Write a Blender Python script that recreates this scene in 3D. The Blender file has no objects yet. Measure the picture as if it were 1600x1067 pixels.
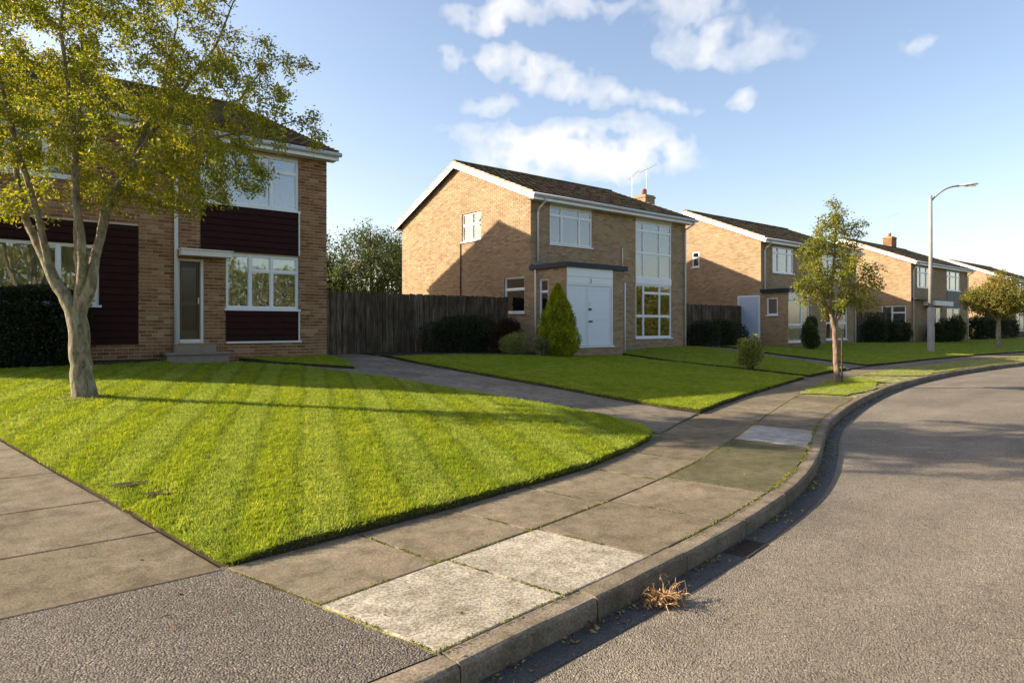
import bpy, math, random
import numpy as np
from mathutils import Vector, Matrix, noise
from mathutils.kdtree import KDTree
from mathutils.geometry import delaunay_2d_cdt
random.seed(7); RNG = np.random.default_rng(11)
R = math.radians
scene = bpy.context.scene
COL = scene.collection

# ------------------------------------------------------------------ camera
VIEW = R(51)                       # camera looks 51 deg left of the house fronts' line (+X)
SV, CV = math.sin(VIEW), math.cos(VIEW)
cam_d = bpy.data.cameras.new('camera'); cam = bpy.data.objects.new('camera', cam_d); COL.objects.link(cam)
cam.location = (0, 0, 1.5)
cam.rotation_euler = (R(90), 0, -(math.pi/2 - math.atan2(SV, CV)))
cam_d.sensor_width = 36; cam_d.lens = 36*1020/1600; cam_d.shift_y = -24/1600
cam_d.clip_start = .05; cam_d.clip_end = 2000
scene.camera = cam

# ------------------------------------------------------------------ sun and sky
SUN_AZ, SUN_EL = R(42), R(24.3)
to_sun = Vector((-math.cos(SUN_AZ)*math.cos(SUN_EL), math.sin(SUN_AZ)*math.cos(SUN_EL), math.sin(SUN_EL)))
sun_d = bpy.data.lights.new('sun', 'SUN'); sun = bpy.data.objects.new('sun', sun_d); COL.objects.link(sun)
sun_d.energy = 4.6; sun_d.angle = R(.5); sun_d.color = (1, .87, .68)
sun.rotation_euler = to_sun.to_track_quat('Z', 'Y').to_euler()
scene.view_settings.view_transform = 'Standard'; scene.view_settings.look = 'None'
scene.view_settings.gamma = 1; scene.view_settings.use_curve_mapping = False
scene.view_settings.exposure = 1.47

class NT:
    def __init__(s, tree): s.t = tree
    def n(s, typ, **kw):
        nd = s.t.nodes.new(typ)
        for k, v in kw.items():
            if k.startswith('i_'):
                key = k[2:]; key = int(key) if key.isdigit() else key.replace('_', ' ')
                if isinstance(v, bpy.types.NodeSocket): s.t.links.new(v, nd.inputs[key])
                else: nd.inputs[key].default_value = v
            else: setattr(nd, k, v)
        return nd
    def l(s, a, b): s.t.links.new(a, b)
    def math(s, op, a, b=None, c=None, clamp=False):
        nd = s.t.nodes.new('ShaderNodeMath'); nd.operation = op; nd.use_clamp = clamp
        for i, v in enumerate((a, b, c)):
            if v is None: continue
            if isinstance(v, bpy.types.NodeSocket): s.t.links.new(v, nd.inputs[i])
            else: nd.inputs[i].default_value = v
        return nd.outputs[0]
    def vmath(s, op, a, b=None):
        nd = s.t.nodes.new('ShaderNodeVectorMath'); nd.operation = op
        for i, v in enumerate((a, b)):
            if v is None: continue
            if isinstance(v, bpy.types.NodeSocket): s.t.links.new(v, nd.inputs[i])
            else: nd.inputs[i].default_value = v
        return nd
    def ramp(s, fac, stops, interp='LINEAR'):
        nd = s.t.nodes.new('ShaderNodeValToRGB'); nd.color_ramp.interpolation = interp
        e = nd.color_ramp.elements
        while len(e) < len(stops): e.new(.5)
        for i, (p, c) in enumerate(stops):
            e[i].position = p; e[i].color = (*c, 1) if len(c) == 3 else c
        s.t.links.new(fac, nd.inputs[0]); return nd.outputs[0]
    def mix(s, fac, a, b, typ='MIX'):
        nd = s.t.nodes.new('ShaderNodeMix'); nd.data_type = 'RGBA'; nd.blend_type = typ
        for i, v in ((0, fac), (6, a), (7, b)):
            if isinstance(v, bpy.types.NodeSocket): s.t.links.new(v, nd.inputs[i])
            else: nd.inputs[i].default_value = v if i == 0 else (*v, 1)
        return nd.outputs[2]
    def noise(s, vec, scale, detail=4, rough=.55, dist=0):
        nd = s.n('ShaderNodeTexNoise', i_Scale=scale, i_Detail=detail, i_Roughness=rough, i_Distortion=dist)
        if vec is not None: s.l(vec, nd.inputs['Vector'])
        return nd.outputs[0]

world = bpy.data.worlds.new('World'); scene.world = world; world.use_nodes = True
wt = world.node_tree; wt.nodes.clear(); w = NT(wt)
sky = w.n('ShaderNodeTexSky', sky_type='NISHITA', sun_disc=False)
sky.sun_elevation = SUN_EL; sky.sun_rotation = math.atan2(to_sun.x, to_sun.y)
sky.altitude = 0; sky.air_density = 1.0; sky.dust_density = 1.6; sky.ozone_density = 1.0
dirn = w.n('ShaderNodeTexCoord').outputs['Generated']
sep = w.n('ShaderNodeSeparateXYZ', i_0=dirn)
az = w.math('ARCTAN2', sep.outputs[1], sep.outputs[0])          # angle from +X
el = w.math('ARCSINE', sep.outputs[2])
azd = w.math('MULTIPLY', az, 57.2958); eld = w.math('MULTIPLY', el, 57.2958)
flat = w.n('ShaderNodeCombineXYZ', i_0=azd, i_1=eld, i_2=0.).outputs[0]
wob = w.n('ShaderNodeTexNoise', i_Scale=.22, i_Detail=3., i_Roughness=.55); w.l(flat, wob.inputs[0])
wv = w.vmath('SCALE', w.vmath('SUBTRACT', wob.outputs[1], (.5, .5, .5)).outputs[0]); wv.inputs[3].default_value = 5.
flatw = w.vmath('ADD', flat, wv.outputs[0]).outputs[0]
# clouds: (azimuth from +X, elevation, half width, half height, tilt, strength) in degrees
def azel(px, py):
    r, k = (px-800)/1020, (509.5-py)/1020
    return 51 - math.degrees(math.atan(r)), math.degrees(math.atan(k/math.hypot(1, r)))
blobs = []
for (px, py, hw, hh, tilt, st) in [(890, 235, 200, 46, 4, 1.25), (1000, 238, 100, 30, 6, 1.), (790, 108, 105, 30, 10, .85), (930, 140, 130, 30, 18, .8),
                                  (1040, 168, 70, 20, 8, .55), (755, 160, 60, 18, 0, .6), (790, 26, 80, 32, -8, .95), (890, 12, 120, 24, 0, .6),
                                  (1110, 60, 125, 44, 10, .75), (1180, 70, 90, 50, 0, .6), (1163, 163, 32, 20, 0, .8), (1435, 60, 38, 28, 0, .42),
                                  (1080, 10, 120, 30, 0, .6), (670, 85, 60, 20, 0, .15)]:
    a, e = azel(px, py); a1, _ = azel(px+hw, py); _, e1 = azel(px, py-hh)
    blobs.append((a, e, abs(a1-a), abs(e1-e), tilt, st))
blobs += [(170, 30, 16, 5, 0, .8), (130, 42, 12, 5, 5, .8), (-100, 44, 14, 6, 4, .8), (-20, 44, 14, 5, 0, .6), (-140, 22, 14, 4, 0, .8), (60, 65, 20, 6, 0, .5)]
tot = None
for (a, e, hw, hh, tilt, st) in blobs:
    mp = w.n('ShaderNodeMapping', vector_type='TEXTURE'); w.l(flatw, mp.inputs[0])
    mp.inputs['Location'].default_value = (a, e, 0); mp.inputs['Rotation'].default_value = (0, 0, R(tilt)); mp.inputs['Scale'].default_value = (hw, hh, 1)
    ln = w.vmath('LENGTH', mp.outputs[0]).outputs[1]
    v = w.math('MULTIPLY', w.math('SUBTRACT', 1.3, ln, clamp=True), st)
    tot = v if tot is None else w.math('MAXIMUM', tot, v)
fbm = w.noise(w.vmath('MULTIPLY', flatw, (.16, .3, 1)).outputs[0], 1.2, 5, .5)
dens = w.math('ADD', tot, w.math('MULTIPLY', w.math('SUBTRACT', fbm, .5), .8))
dens = w.math('MULTIPLY', dens, w.math('MULTIPLY', tot, 3, clamp=True))
mask = w.math('SMOOTHSTEP' if False else 'MULTIPLY', w.math('SUBTRACT', dens, .10, clamp=True), 1.15, clamp=True)
mask = w.math('MULTIPLY', mask, .92)
bsky = w.n('ShaderNodeBackground', i_Strength=.100)
skyc = w.mix(1., sky.outputs[0], (1.05, .965, .935), 'MULTIPLY'); w.l(skyc, bsky.inputs[0])
shade = w.ramp(w.noise(w.vmath('ADD', flatw, (3, -1.2, 0)).outputs[0], .35, 4), [(.3, (.90, .92, .95)), (.65, (1, .985, .965))])
bcl = w.n('ShaderNodeBackground', i_Strength=.40); w.l(shade, bcl.inputs[0])
mx = w.n('ShaderNodeMixShader'); w.l(mask, mx.inputs[0]); w.l(bsky.outputs[0], mx.inputs[1]); w.l(bcl.outputs[0], mx.inputs[2])
wo = w.n('ShaderNodeOutputWorld'); w.l(mx.outputs[0], wo.inputs[0])

# ------------------------------------------------------------------ materials
def mat(name):
    m = bpy.data.materials.new(name); m.use_nodes = True; t = m.node_tree; t.nodes.clear()
    k = NT(t); b = k.n('ShaderNodeBsdfPrincipled'); o = k.n('ShaderNodeOutputMaterial'); k.l(b.outputs[0], o.inputs[0])
    return m, k, b, o
def bump(k, b, h, strength=.3, dist=.01):
    bp = k.n('ShaderNodeBump', i_Strength=strength, i_Distance=dist); k.l(h, bp.inputs['Height']); k.l(bp.outputs[0], b.inputs['Normal']); return bp
def coords(k, kind='Object'): return k.n('ShaderNodeTexCoord').outputs[kind]
def worldpos(k): return k.n('ShaderNodeNewGeometry').outputs['Position']

def simple(name, col, rough=.6, var=.12, scale=8, bmp=.15, spec=.3, metal=0):
    m, k, b, o = mat(name)
    p = worldpos(k)
    f = k.noise(p, scale, 6, .6); f2 = k.noise(p, scale*9, 3)
    c = k.mix(k.math('MULTIPLY', f, 1.), tuple(x*(1-var) for x in col), tuple(min(1, x*(1+var)) for x in col))
    k.l(c, b.inputs['Base Color']); b.inputs['Roughness'].default_value = rough; b.inputs['Specular IOR Level'].default_value = spec
    b.inputs['Metallic'].default_value = metal
    if bmp: bump(k, b, f2, bmp, .004)
    return m

def brick_mat(name, stops, grime=.25):
    m, k, b, o = mat(name)
    g = k.n('ShaderNodeNewGeometry'); oi = k.n('ShaderNodeObjectInfo')
    r = k.math('FRACT', k.math('ADD', g.outputs['Random Per Island'], oi.outputs['Random']))
    c = k.ramp(r, stops)
    p = g.outputs['Position']
    n1 = k.noise(p, 1.1, 5); n2 = k.noise(p, 60, 4, .7)
    c = k.mix(grime, c, k.ramp(n1, [(.3, (.55, .5, .45)), (.7, (1.15, 1.12, 1.08))]), 'MULTIPLY')
    c = k.mix(.5, c, k.ramp(n2, [(.3, (.72, .7, .68)), (.7, (1.2, 1.2, 1.2))]), 'MULTIPLY')
    k.l(c, b.inputs['Base Color']); b.inputs['Roughness'].default_value = .9; b.inputs['Specular IOR Level'].default_value = .15
    bump(k, b, n2, .6, .006); return m
BUFF = [(0, (.275, .185, .105)), (.25, (.335, .235, .14)), (.55, (.365, .265, .158)), (.88, (.40, .295, .18)), (.95, (.305, .20, .12)), (1, (.44, .345, .235))]
REDB = [(0, (.17, .08, .038)), (.3, (.235, .118, .055)), (.6, (.275, .145, .068)), (.88, (.31, .175, .088)), (1, (.38, .25, .15))]
M = {}
M['brick_buff'] = brick_mat('buff_brick', BUFF)
M['brick_red'] = brick_mat('brown_brick', REDB)
M['mortar'] = simple('mortar', (.29, .21, .135), .95, .2, 5, .5, .1)
M['mortar_dark'] = simple('brown_mortar', (.50, .41, .31), .95, .2, 5, .5, .1)
def brick_tex(name, stops):
    m, k, b, o = mat(name)
    uv = k.n('ShaderNodeUVMap').outputs[0]
    bt = k.n('ShaderNodeTexBrick', i_Scale=1.); bt.inputs['Brick Width'].default_value = .225; bt.inputs['Row Height'].default_value = .075
    bt.inputs['Mortar Size'].default_value = .008; bt.inputs['Mortar Smooth'].default_value = .3; bt.inputs['Bias'].default_value = 0
    bt.inputs['Color1'].default_value = (0, 0, 0, 1); bt.inputs['Color2'].default_value = (1, 1, 1, 1); bt.inputs['Mortar'].default_value = (.5, .5, .5, 1)
    k.l(uv, bt.inputs['Vector'])
    c = k.ramp(bt.outputs[0], stops)
    c = k.mix(bt.outputs['Fac'], c, (.29, .21, .135))
    p = worldpos(k); n1 = k.noise(p, .9, 5); n2 = k.noise(p, 40, 4, .7)
    c = k.mix(.35, c, k.ramp(n1, [(.3, (.55, .5, .45)), (.7, (1.15, 1.12, 1.08))]), 'MULTIPLY')
    c = k.mix(.5, c, k.ramp(n2, [(.3, (.72, .7, .68)), (.7, (1.2, 1.2, 1.2))]), 'MULTIPLY')
    k.l(c, b.inputs['Base Color']); b.inputs['Roughness'].default_value = .92; b.inputs['Specular IOR Level'].default_value = .12
    h = k.math('ADD', k.math('MULTIPLY', bt.outputs['Fac'], -1.), k.math('MULTIPLY', n2, .5))
    bump(k, b, h, .7, .012); return m
M['bricktex_buff'] = brick_tex('far_buff_brickwork', BUFF)
M['bricktex_red'] = brick_tex('far_brown_brickwork', REDB)
M['white'] = simple('white_paint', (.72, .73, .74), .35, .05, 4, .05, .5)
M['white_old'] = simple('weathered_white_paint', (.66, .64, .60), .5, .18, 3, .2, .3)
M['cream'] = simple('cream_panel', (.52, .50, .36), .6, .08, 3, .1)
M['gutter'] = simple('grey_plastic', (.45, .46, .47), .4, .15, 4, .05, .4)
M['clad'] = simple('dark_stained_board', (.026, .008, .006), .7, .45, 7, .3, .12)
M['cladgrey'] = simple('grey_panel', (.09, .09, .085), .6, .15, 4, .1)
M['felt'] = simple('dark_roof_felt', (.018, .021, .032), .5, .3, 3, .4, .25)
M['lead'] = simple('lead_flashing', (.16, .18, .22), .45, .3, 3, .3, .5)
M['door'] = simple('pale_blue_white_door', (.66, .69, .73), .35, .03, 3, .03, .5)
M['door_glass'] = simple('obscured_door_glass', (.05, .038, .018), .18, .5, 5, .1, .5)
M['brown_door'] = simple('brown_door', (.085, .05, .022), .4, .4, 6, .2, .4)
M['black'] = simple('black_metal', (.02, .02, .022), .4, .2, 5, .1, .5)
M['rust'] = simple('grimy_iron', (.055, .045, .038), .85, .4, 30, .5, .15)
M['chrome'] = simple('dull_chrome', (.4, .4, .42), .3, .1, 5, 0, .5, 1)
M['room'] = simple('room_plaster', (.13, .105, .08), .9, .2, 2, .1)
M['stone_step'] = simple('worn_concrete_step', (.24, .20, .15), .9, .3, 6, .5)
M['soil'] = simple('dark_soil', (.05, .038, .022), 1, .4, 12, .8, .1)
M['terracotta'] = simple('terracotta', (.42, .20, .12), .8, .2, 8, .3)
M['galv'] = simple('grey_lamp_column_paint', (.27, .255, .24), .6, .3, 3, .15, .3)
M['lamphead'] = simple('pale_lamp_head', (.62, .63, .62), .4, .1, 5, .05, .5)
M['steel'] = simple('aerial_steel', (.30, .30, .32), .5, .1, 5, 0, .5, .6)

def tile_mat(name, stops):
    m, k, b, o = mat(name)
    g = k.n('ShaderNodeNewGeometry'); oi = k.n('ShaderNodeObjectInfo')
    r = k.math('FRACT', k.math('ADD', g.outputs['Random Per Island'], oi.outputs['Random']))
    c = k.ramp(r, stops); p = g.outputs['Position']
    n1 = k.noise(p, 2.2, 6, .65); n2 = k.noise(p, 45, 4, .7)
    c = k.mix(.6, c, k.ramp(n1, [(.3, (.55, .53, .48)), (.72, (1.45, 1.4, 1.2))]), 'MULTIPLY')
    c = k.mix(.4, c, k.ramp(n2, [(.3, (.6, .6, .6)), (.7, (1.3, 1.3, 1.25))]), 'MULTIPLY')
    k.l(c, b.inputs['Base Color']); b.inputs['Roughness'].default_value = .85; b.inputs['Specular IOR Level'].default_value = .2
    bump(k, b, n2, .5, .008); return m
M['tile'] = tile_mat('concrete_roof_tile', [(0, (.060, .045, .030)), (.5, (.10, .076, .052)), (1, (.16, .125, .085))])
M['verge_tile'] = tile_mat('verge_tile', [(0, (.40, .30, .22)), (1, (.55, .44, .34))])

# glass: clear pane that mirrors by angle
def glass_mat():
    m, k, b, o = mat('window_glass'); k.t.nodes.remove(b)
    fr = k.n('ShaderNodeFresnel', i_IOR=1.5)
    p = worldpos(k); nz = k.noise(p, 1.4, 2)
    bp = k.n('ShaderNodeBump', i_Strength=.06, i_Distance=.05); k.l(nz, bp.inputs['Height'])
    gl = k.n('ShaderNodeBsdfGlossy', i_Roughness=.015); k.l(bp.outputs[0], gl.inputs['Normal'])
    tr = k.n('ShaderNodeBsdfTransparent', i_Color=(.88, .92, .92, 1))
    f = k.math('ADD', k.math('MULTIPLY', fr.outputs[0], 2.1), .10, clamp=True)
    mxx = k.n('ShaderNodeMixShader'); k.l(f, mxx.inputs[0]); k.l(tr.outputs[0], mxx.inputs[1]); k.l(gl.outputs[0], mxx.inputs[2])
    k.l(mxx.outputs[0], o.inputs[0]); return m
M['glass'] = glass_mat()
def curtain_mat():
    m, k, b, o = mat('net_curtain'); k.t.nodes.remove(b)
    d = k.n('ShaderNodeBsdfDiffuse', i_Color=(.72, .70, .62, 1)); t = k.n('ShaderNodeBsdfTranslucent', i_Color=(.7, .68, .6, 1)); tr = k.n('ShaderNodeBsdfTransparent')
    a = k.n('ShaderNodeMixShader', i_0=.3); k.l(d.outputs[0], a.inputs[1]); k.l(t.outputs[0], a.inputs[2])
    c = k.n('ShaderNodeMixShader', i_0=.22); k.l(a.outputs[0], c.inputs[1]); k.l(tr.outputs[0], c.inputs[2]); k.l(c.outputs[0], o.inputs[0]); return m
M['curtain'] = curtain_mat()

def leaf_mat(name, stops, trans=.45, patch=None, pscale=.7, rough=.5):
    m, k, b, o = mat(name)
    g = k.n('ShaderNodeNewGeometry'); r = g.outputs['Random Per Island']
    if patch:
        nn = k.noise(g.outputs['Position'], pscale, 3)
        r = k.math('ADD', k.math('MULTIPLY', r, 1-patch), k.math('MULTIPLY', k.math('MULTIPLY', k.math('SUBTRACT', nn, .25), 2., clamp=True), patch))
    c = k.ramp(r, stops); k.l(c, b.inputs['Base Color']); b.inputs['Roughness'].default_value = rough; b.inputs['Specular IOR Level'].default_value = .3
    t = k.n('ShaderNodeBsdfTranslucent'); k.l(k.mix(1, c, (1.5, 1.45, .6), 'MULTIPLY'), t.inputs[0])
    mxx = k.n('ShaderNodeMixShader', i_0=trans); k.l(b.outputs[0], mxx.inputs[1]); k.l(t.outputs[0], mxx.inputs[2]); k.l(mxx.outputs[0], o.inputs[0]); return m
M['leaf_tree'] = leaf_mat('yellow_green_leaf', [(0, (.07, .10, .012)), (.35, (.15, .18, .016)), (.65, (.27, .26, .022)), (.88, (.45, .36, .025)), (1, (.44, .20, .03))], .5, .4, .8)
M['leaf_tree2'] = leaf_mat('green_bronze_leaf', [(0, (.08, .105, .016)), (.45, (.17, .19, .028)), (.75, (.28, .25, .05)), (1, (.32, .18, .05))], .5, .4, 1.2)
M['leaf_tree3'] = leaf_mat('bronze_green_leaf', [(0, (.06, .09, .015)), (.4, (.14, .145, .02)), (.7, (.24, .19, .035)), (1, (.30, .13, .04))], .4, .5, .8)
M['leaf_back'] = leaf_mat('dull_green_leaf', [(0, (.025, .042, .010)), (.6, (.065, .085, .022)), (1, (.15, .15, .05))], .3, .4, .6)
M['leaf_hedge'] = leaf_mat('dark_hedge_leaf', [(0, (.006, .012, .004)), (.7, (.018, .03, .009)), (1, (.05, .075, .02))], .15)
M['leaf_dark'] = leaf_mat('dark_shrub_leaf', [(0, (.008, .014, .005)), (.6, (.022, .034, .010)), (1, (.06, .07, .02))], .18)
M['leaf_red'] = leaf_mat('purple_brown_leaf', [(0, (.018, .008, .007)), (.6, (.05, .022, .016)), (1, (.10, .06, .03))], .2)
M['leaf_varieg'] = leaf_mat('variegated_leaf', [(0, (.05, .07, .02)), (.4, (.13, .15, .06)), (.8, (.36, .38, .20)), (1, (.55, .54, .36))], .25)
M['leaf_conifer'] = leaf_mat('golden_green_conifer', [(0, (.09, .11, .008)), (.5, (.27, .30, .015)), (1, (.55, .54, .04))], .3, .25, 5)
M['leaf_bush'] = leaf_mat('pale_green_leaf', [(0, (.09, .11, .025)), (.5, (.20, .22, .055)), (1, (.42, .42, .16))], .35)
M['leaf_litter'] = leaf_mat('fallen_leaf', [(0, (.10, .05, .02)), (.5, (.26, .17, .05)), (1, (.42, .34, .10))], .15)
M['dry'] = leaf_mat('dry_grass_blade', [(0, (.12, .07, .03)), (.4, (.34, .20, .09)), (.8, (.55, .37, .19)), (1, (.70, .52, .32))], .25)

def bark_mat(name, c1, c2, c3):
    m, k, b, o = mat(name); p = worldpos(k)
    st = k.n('ShaderNodeMapping'); st.inputs['Scale'].default_value = (1, 1, .35); k.l(p, st.inputs[0])
    n1 = k.noise(st.outputs[0], 16, 7, .65, .6); n2 = k.noise(p, 5, 4, .6); n3 = k.noise(p, 70, 3)
    c = k.ramp(n1, [(.3, c1), (.5, c2), (.72, c3)])
    c = k.mix(k.math('MULTIPLY', k.math('SUBTRACT', n2, .5, clamp=True), 3., clamp=True), c, (.16, .16, .07))
    k.l(c, b.inputs['Base Color']); b.inputs['Roughness'].default_value = .95; b.inputs['Specular IOR Level'].default_value = .1
    bump(k, b, k.math('ADD', n1, k.math('MULTIPLY', n3, .6)), 1., .035); return m
M['bark'] = bark_mat('grey_bark', (.075, .062, .04), (.26, .22, .15), (.46, .40, .28))
M['bark2'] = bark_mat('pinkish_bark', (.12, .07, .05), (.26, .17, .13), (.38, .28, .22))
M['bark_dark'] = bark_mat('dark_bark', (.03, .024, .017), (.07, .055, .04), (.12, .10, .07))

def fence_mat():
    m, k, b, o = mat('weathered_fence_board')
    g = k.n('ShaderNodeNewGeometry'); oi = k.n('ShaderNodeObjectInfo'); p = g.outputs['Position']
    st = k.n('ShaderNodeMapping'); st.inputs['Scale'].default_value = (1, 1, .06); k.l(p, st.inputs[0])
    n1 = k.noise(st.outputs[0], 30, 6, .65); n2 = k.noise(p, 2, 4)
    c = k.ramp(n1, [(.3, (.035, .026, .017)), (.5, (.10, .075, .05)), (.72, (.24, .19, .135))])
    c = k.mix(.7, c, k.ramp(oi.outputs['Random'], [(0, (.6, .58, .55)), (.7, (1.1, 1.1, 1.1)), (1, (1.7, 1.65, 1.6))]), 'MULTIPLY')
    c = k.mix(.6, c, k.ramp(n2, [(.35, (.5, .5, .46)), (.7, (1.2, 1.2, 1.2))]), 'MULTIPLY')
    k.l(c, b.inputs['Base Color']); b.inputs['Roughness'].default_value = .9; b.inputs['Specular IOR Level'].default_value = .15
    bump(k, b, n1, .5, .006); return m
M['fence'] = fence_mat()

def asphalt_mat(name, dark, mid, light, scale=95):
    m, k, b, o = mat(name); p = worldpos(k)
    v = k.n('ShaderNodeTexVoronoi', i_Scale=scale); k.l(k.vmath('ADD', p, (0, 0, 0)).outputs[0], v.inputs['Vector'])
    vd = v.outputs['Distance']; vc = k.n('ShaderNodeSeparateColor', i_0=v.outputs['Color']).outputs[0]
    n1 = k.noise(p, .55, 5, .6); n2 = k.noise(p, 14, 4, .6); n3 = k.noise(p, 220, 2)
    c = k.ramp(vc, [(0, dark), (.5, mid), (.88, mid), (1, light)])
    c = k.mix(k.math('MULTIPLY', vd, 1.1, clamp=True), c, tuple(x*.45 for x in dark))
    c = k.mix(.75, c, k.ramp(n1, [(.3, (.74, .73, .72)), (.7, (1.18, 1.17, 1.15))]), 'MULTIPLY')
    c = k.mix(.5, c, k.ramp(n2, [(.3, (.75, .75, .75)), (.7, (1.2, 1.2, 1.2))]), 'MULTIPLY')
    k.l(c, b.inputs['Base Color']); b.inputs['Roughness'].default_value = .88; b.inputs['Specular IOR Level'].default_value = .25
    h = k.math('ADD', k.math('MULTIPLY', vd, -1.), k.math('ADD', k.math('MULTIPLY', n2, 1.2), k.math('MULTIPLY', n3, .3)))
    bump(k, b, h, .9, .007); return m
_am = asphalt_mat
def asphalt_mat(name, *a):
    m = _am(name, *a)
    if 'road' not in name: return m
    k = NT(m.node_tree); b = [n for n in m.node_tree.nodes if n.type == 'BSDF_PRINCIPLED'][0]; src = b.inputs['Base Color'].links[0].from_socket
    p = worldpos(k); st = k.n('ShaderNodeMapping'); st.inputs['Scale'].default_value = (.22, 1.1, 1); st.inputs['Rotation'].default_value = (0, 0, R(-14)); k.l(p, st.inputs[0])
    t = k.noise(st.outputs[0], 1.4, 5, .6); q = k.noise(p, 3.3, 5, .7)
    c = k.mix(.6, src, k.ramp(t, [(.35, (.76, .75, .74)), (.6, (1.12, 1.11, 1.09))]), 'MULTIPLY')
    c = k.mix(.5, c, k.ramp(q, [(.3, (.7, .7, .7)), (.5, (1, 1, 1)), (.7, (1.15, 1.14, 1.12))]), 'MULTIPLY')
    k.l(c, b.inputs['Base Color']); return m
M['road'] = asphalt_mat('worn_road_asphalt', (.225, .19, .143), (.345, .292, .222), (.62, .54, .43), 120)
M['apron'] = asphalt_mat('dark_apron_asphalt', (.11, .093, .075), (.23, .195, .158), (.46, .40, .33), 105)
M['gutter_strip'] = asphalt_mat('gutter_channel', (.10, .095, .09), (.17, .165, .16), (.24, .23, .22), 160)

def slab_mat(name, base, speck=.35, moss=0., spk=(.6, 1.35)):
    m, k, b, o = mat(name); p = worldpos(k); oi = k.n('ShaderNodeObjectInfo')
    n0 = k.noise(p, 1.3, 5, .6); n1 = k.noise(p, 7, 6, .62); n2 = k.noise(p, 75, 4, .75); n3 = k.noise(p, 240, 2)
    c = k.mix(1, base, k.ramp(oi.outputs['Random'], [(0, (.84, .83, .81)), (1, (1.12, 1.12, 1.13))]), 'MULTIPLY')
    c = k.mix(.7, c, k.ramp(n0, [(.3, (.62, .60, .56)), (.7, (1.28, 1.27, 1.25))]), 'MULTIPLY')
    c = k.mix(.7, c, k.ramp(n1, [(.32, (.58, .55, .50)), (.5, (1, 1, 1)), (.66, (1.28, 1.27, 1.24))]), 'MULTIPLY')
    c = k.mix(speck, c, k.ramp(n2, [(.38, (spk[0],)*3), (.60, (spk[1],)*3)]), 'MULTIPLY')
    n4 = k.noise(p, 2.2, 5, .65)
    mm = k.math('MULTIPLY', k.math('SUBTRACT', n4, .62-moss*.5, clamp=True), 3. if moss else 1.2, clamp=True)
    c = k.mix(k.math('MULTIPLY', mm, .85), c, (.055, .06, .018))
    k.l(c, b.inputs['Base Color']); b.inputs['Roughness'].default_value = .92; b.inputs['Specular IOR Level'].default_value = .18
    bump(k, b, k.math('ADD', n2, k.math('MULTIPLY', n3, .6)), .55, .006); return m
M['slab'] = slab_mat('brown_paving_slab', (.170, .138, .093), .85, .07)
M['slab_light'] = slab_mat('pale_paving_slab', (.345, .305, .24), .95, 0, (.40, 1.35))
M['slab_grey'] = slab_mat('grey_blue_paving_slab', (.33, .31, .28), .4)
M['slab_moss'] = slab_mat('mossy_paving_slab', (.125, .112, .062), .6, .34)
M['slab_drive'] = slab_mat('old_drive_slab', (.19, .162, .125), .5, .08)
M['kerb'] = slab_mat('kerb_stone', (.195, .158, .112), .85, .05)
def joint_mat():
    m, k, b, o = mat('moss_and_grit_bedding'); p = worldpos(k)
    n = k.noise(p, 5, 6, .65); n2 = k.noise(p, 90, 3)
    c = k.ramp(n, [(.35, (.07, .055, .028)), (.48, (.14, .13, .03)), (.6, (.30, .29, .06))])
    k.l(c, b.inputs['Base Color']); b.inputs['Roughness'].default_value = 1
    bump(k, b, n2, 1, .01); return m
M['joint'] = joint_mat()

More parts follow.
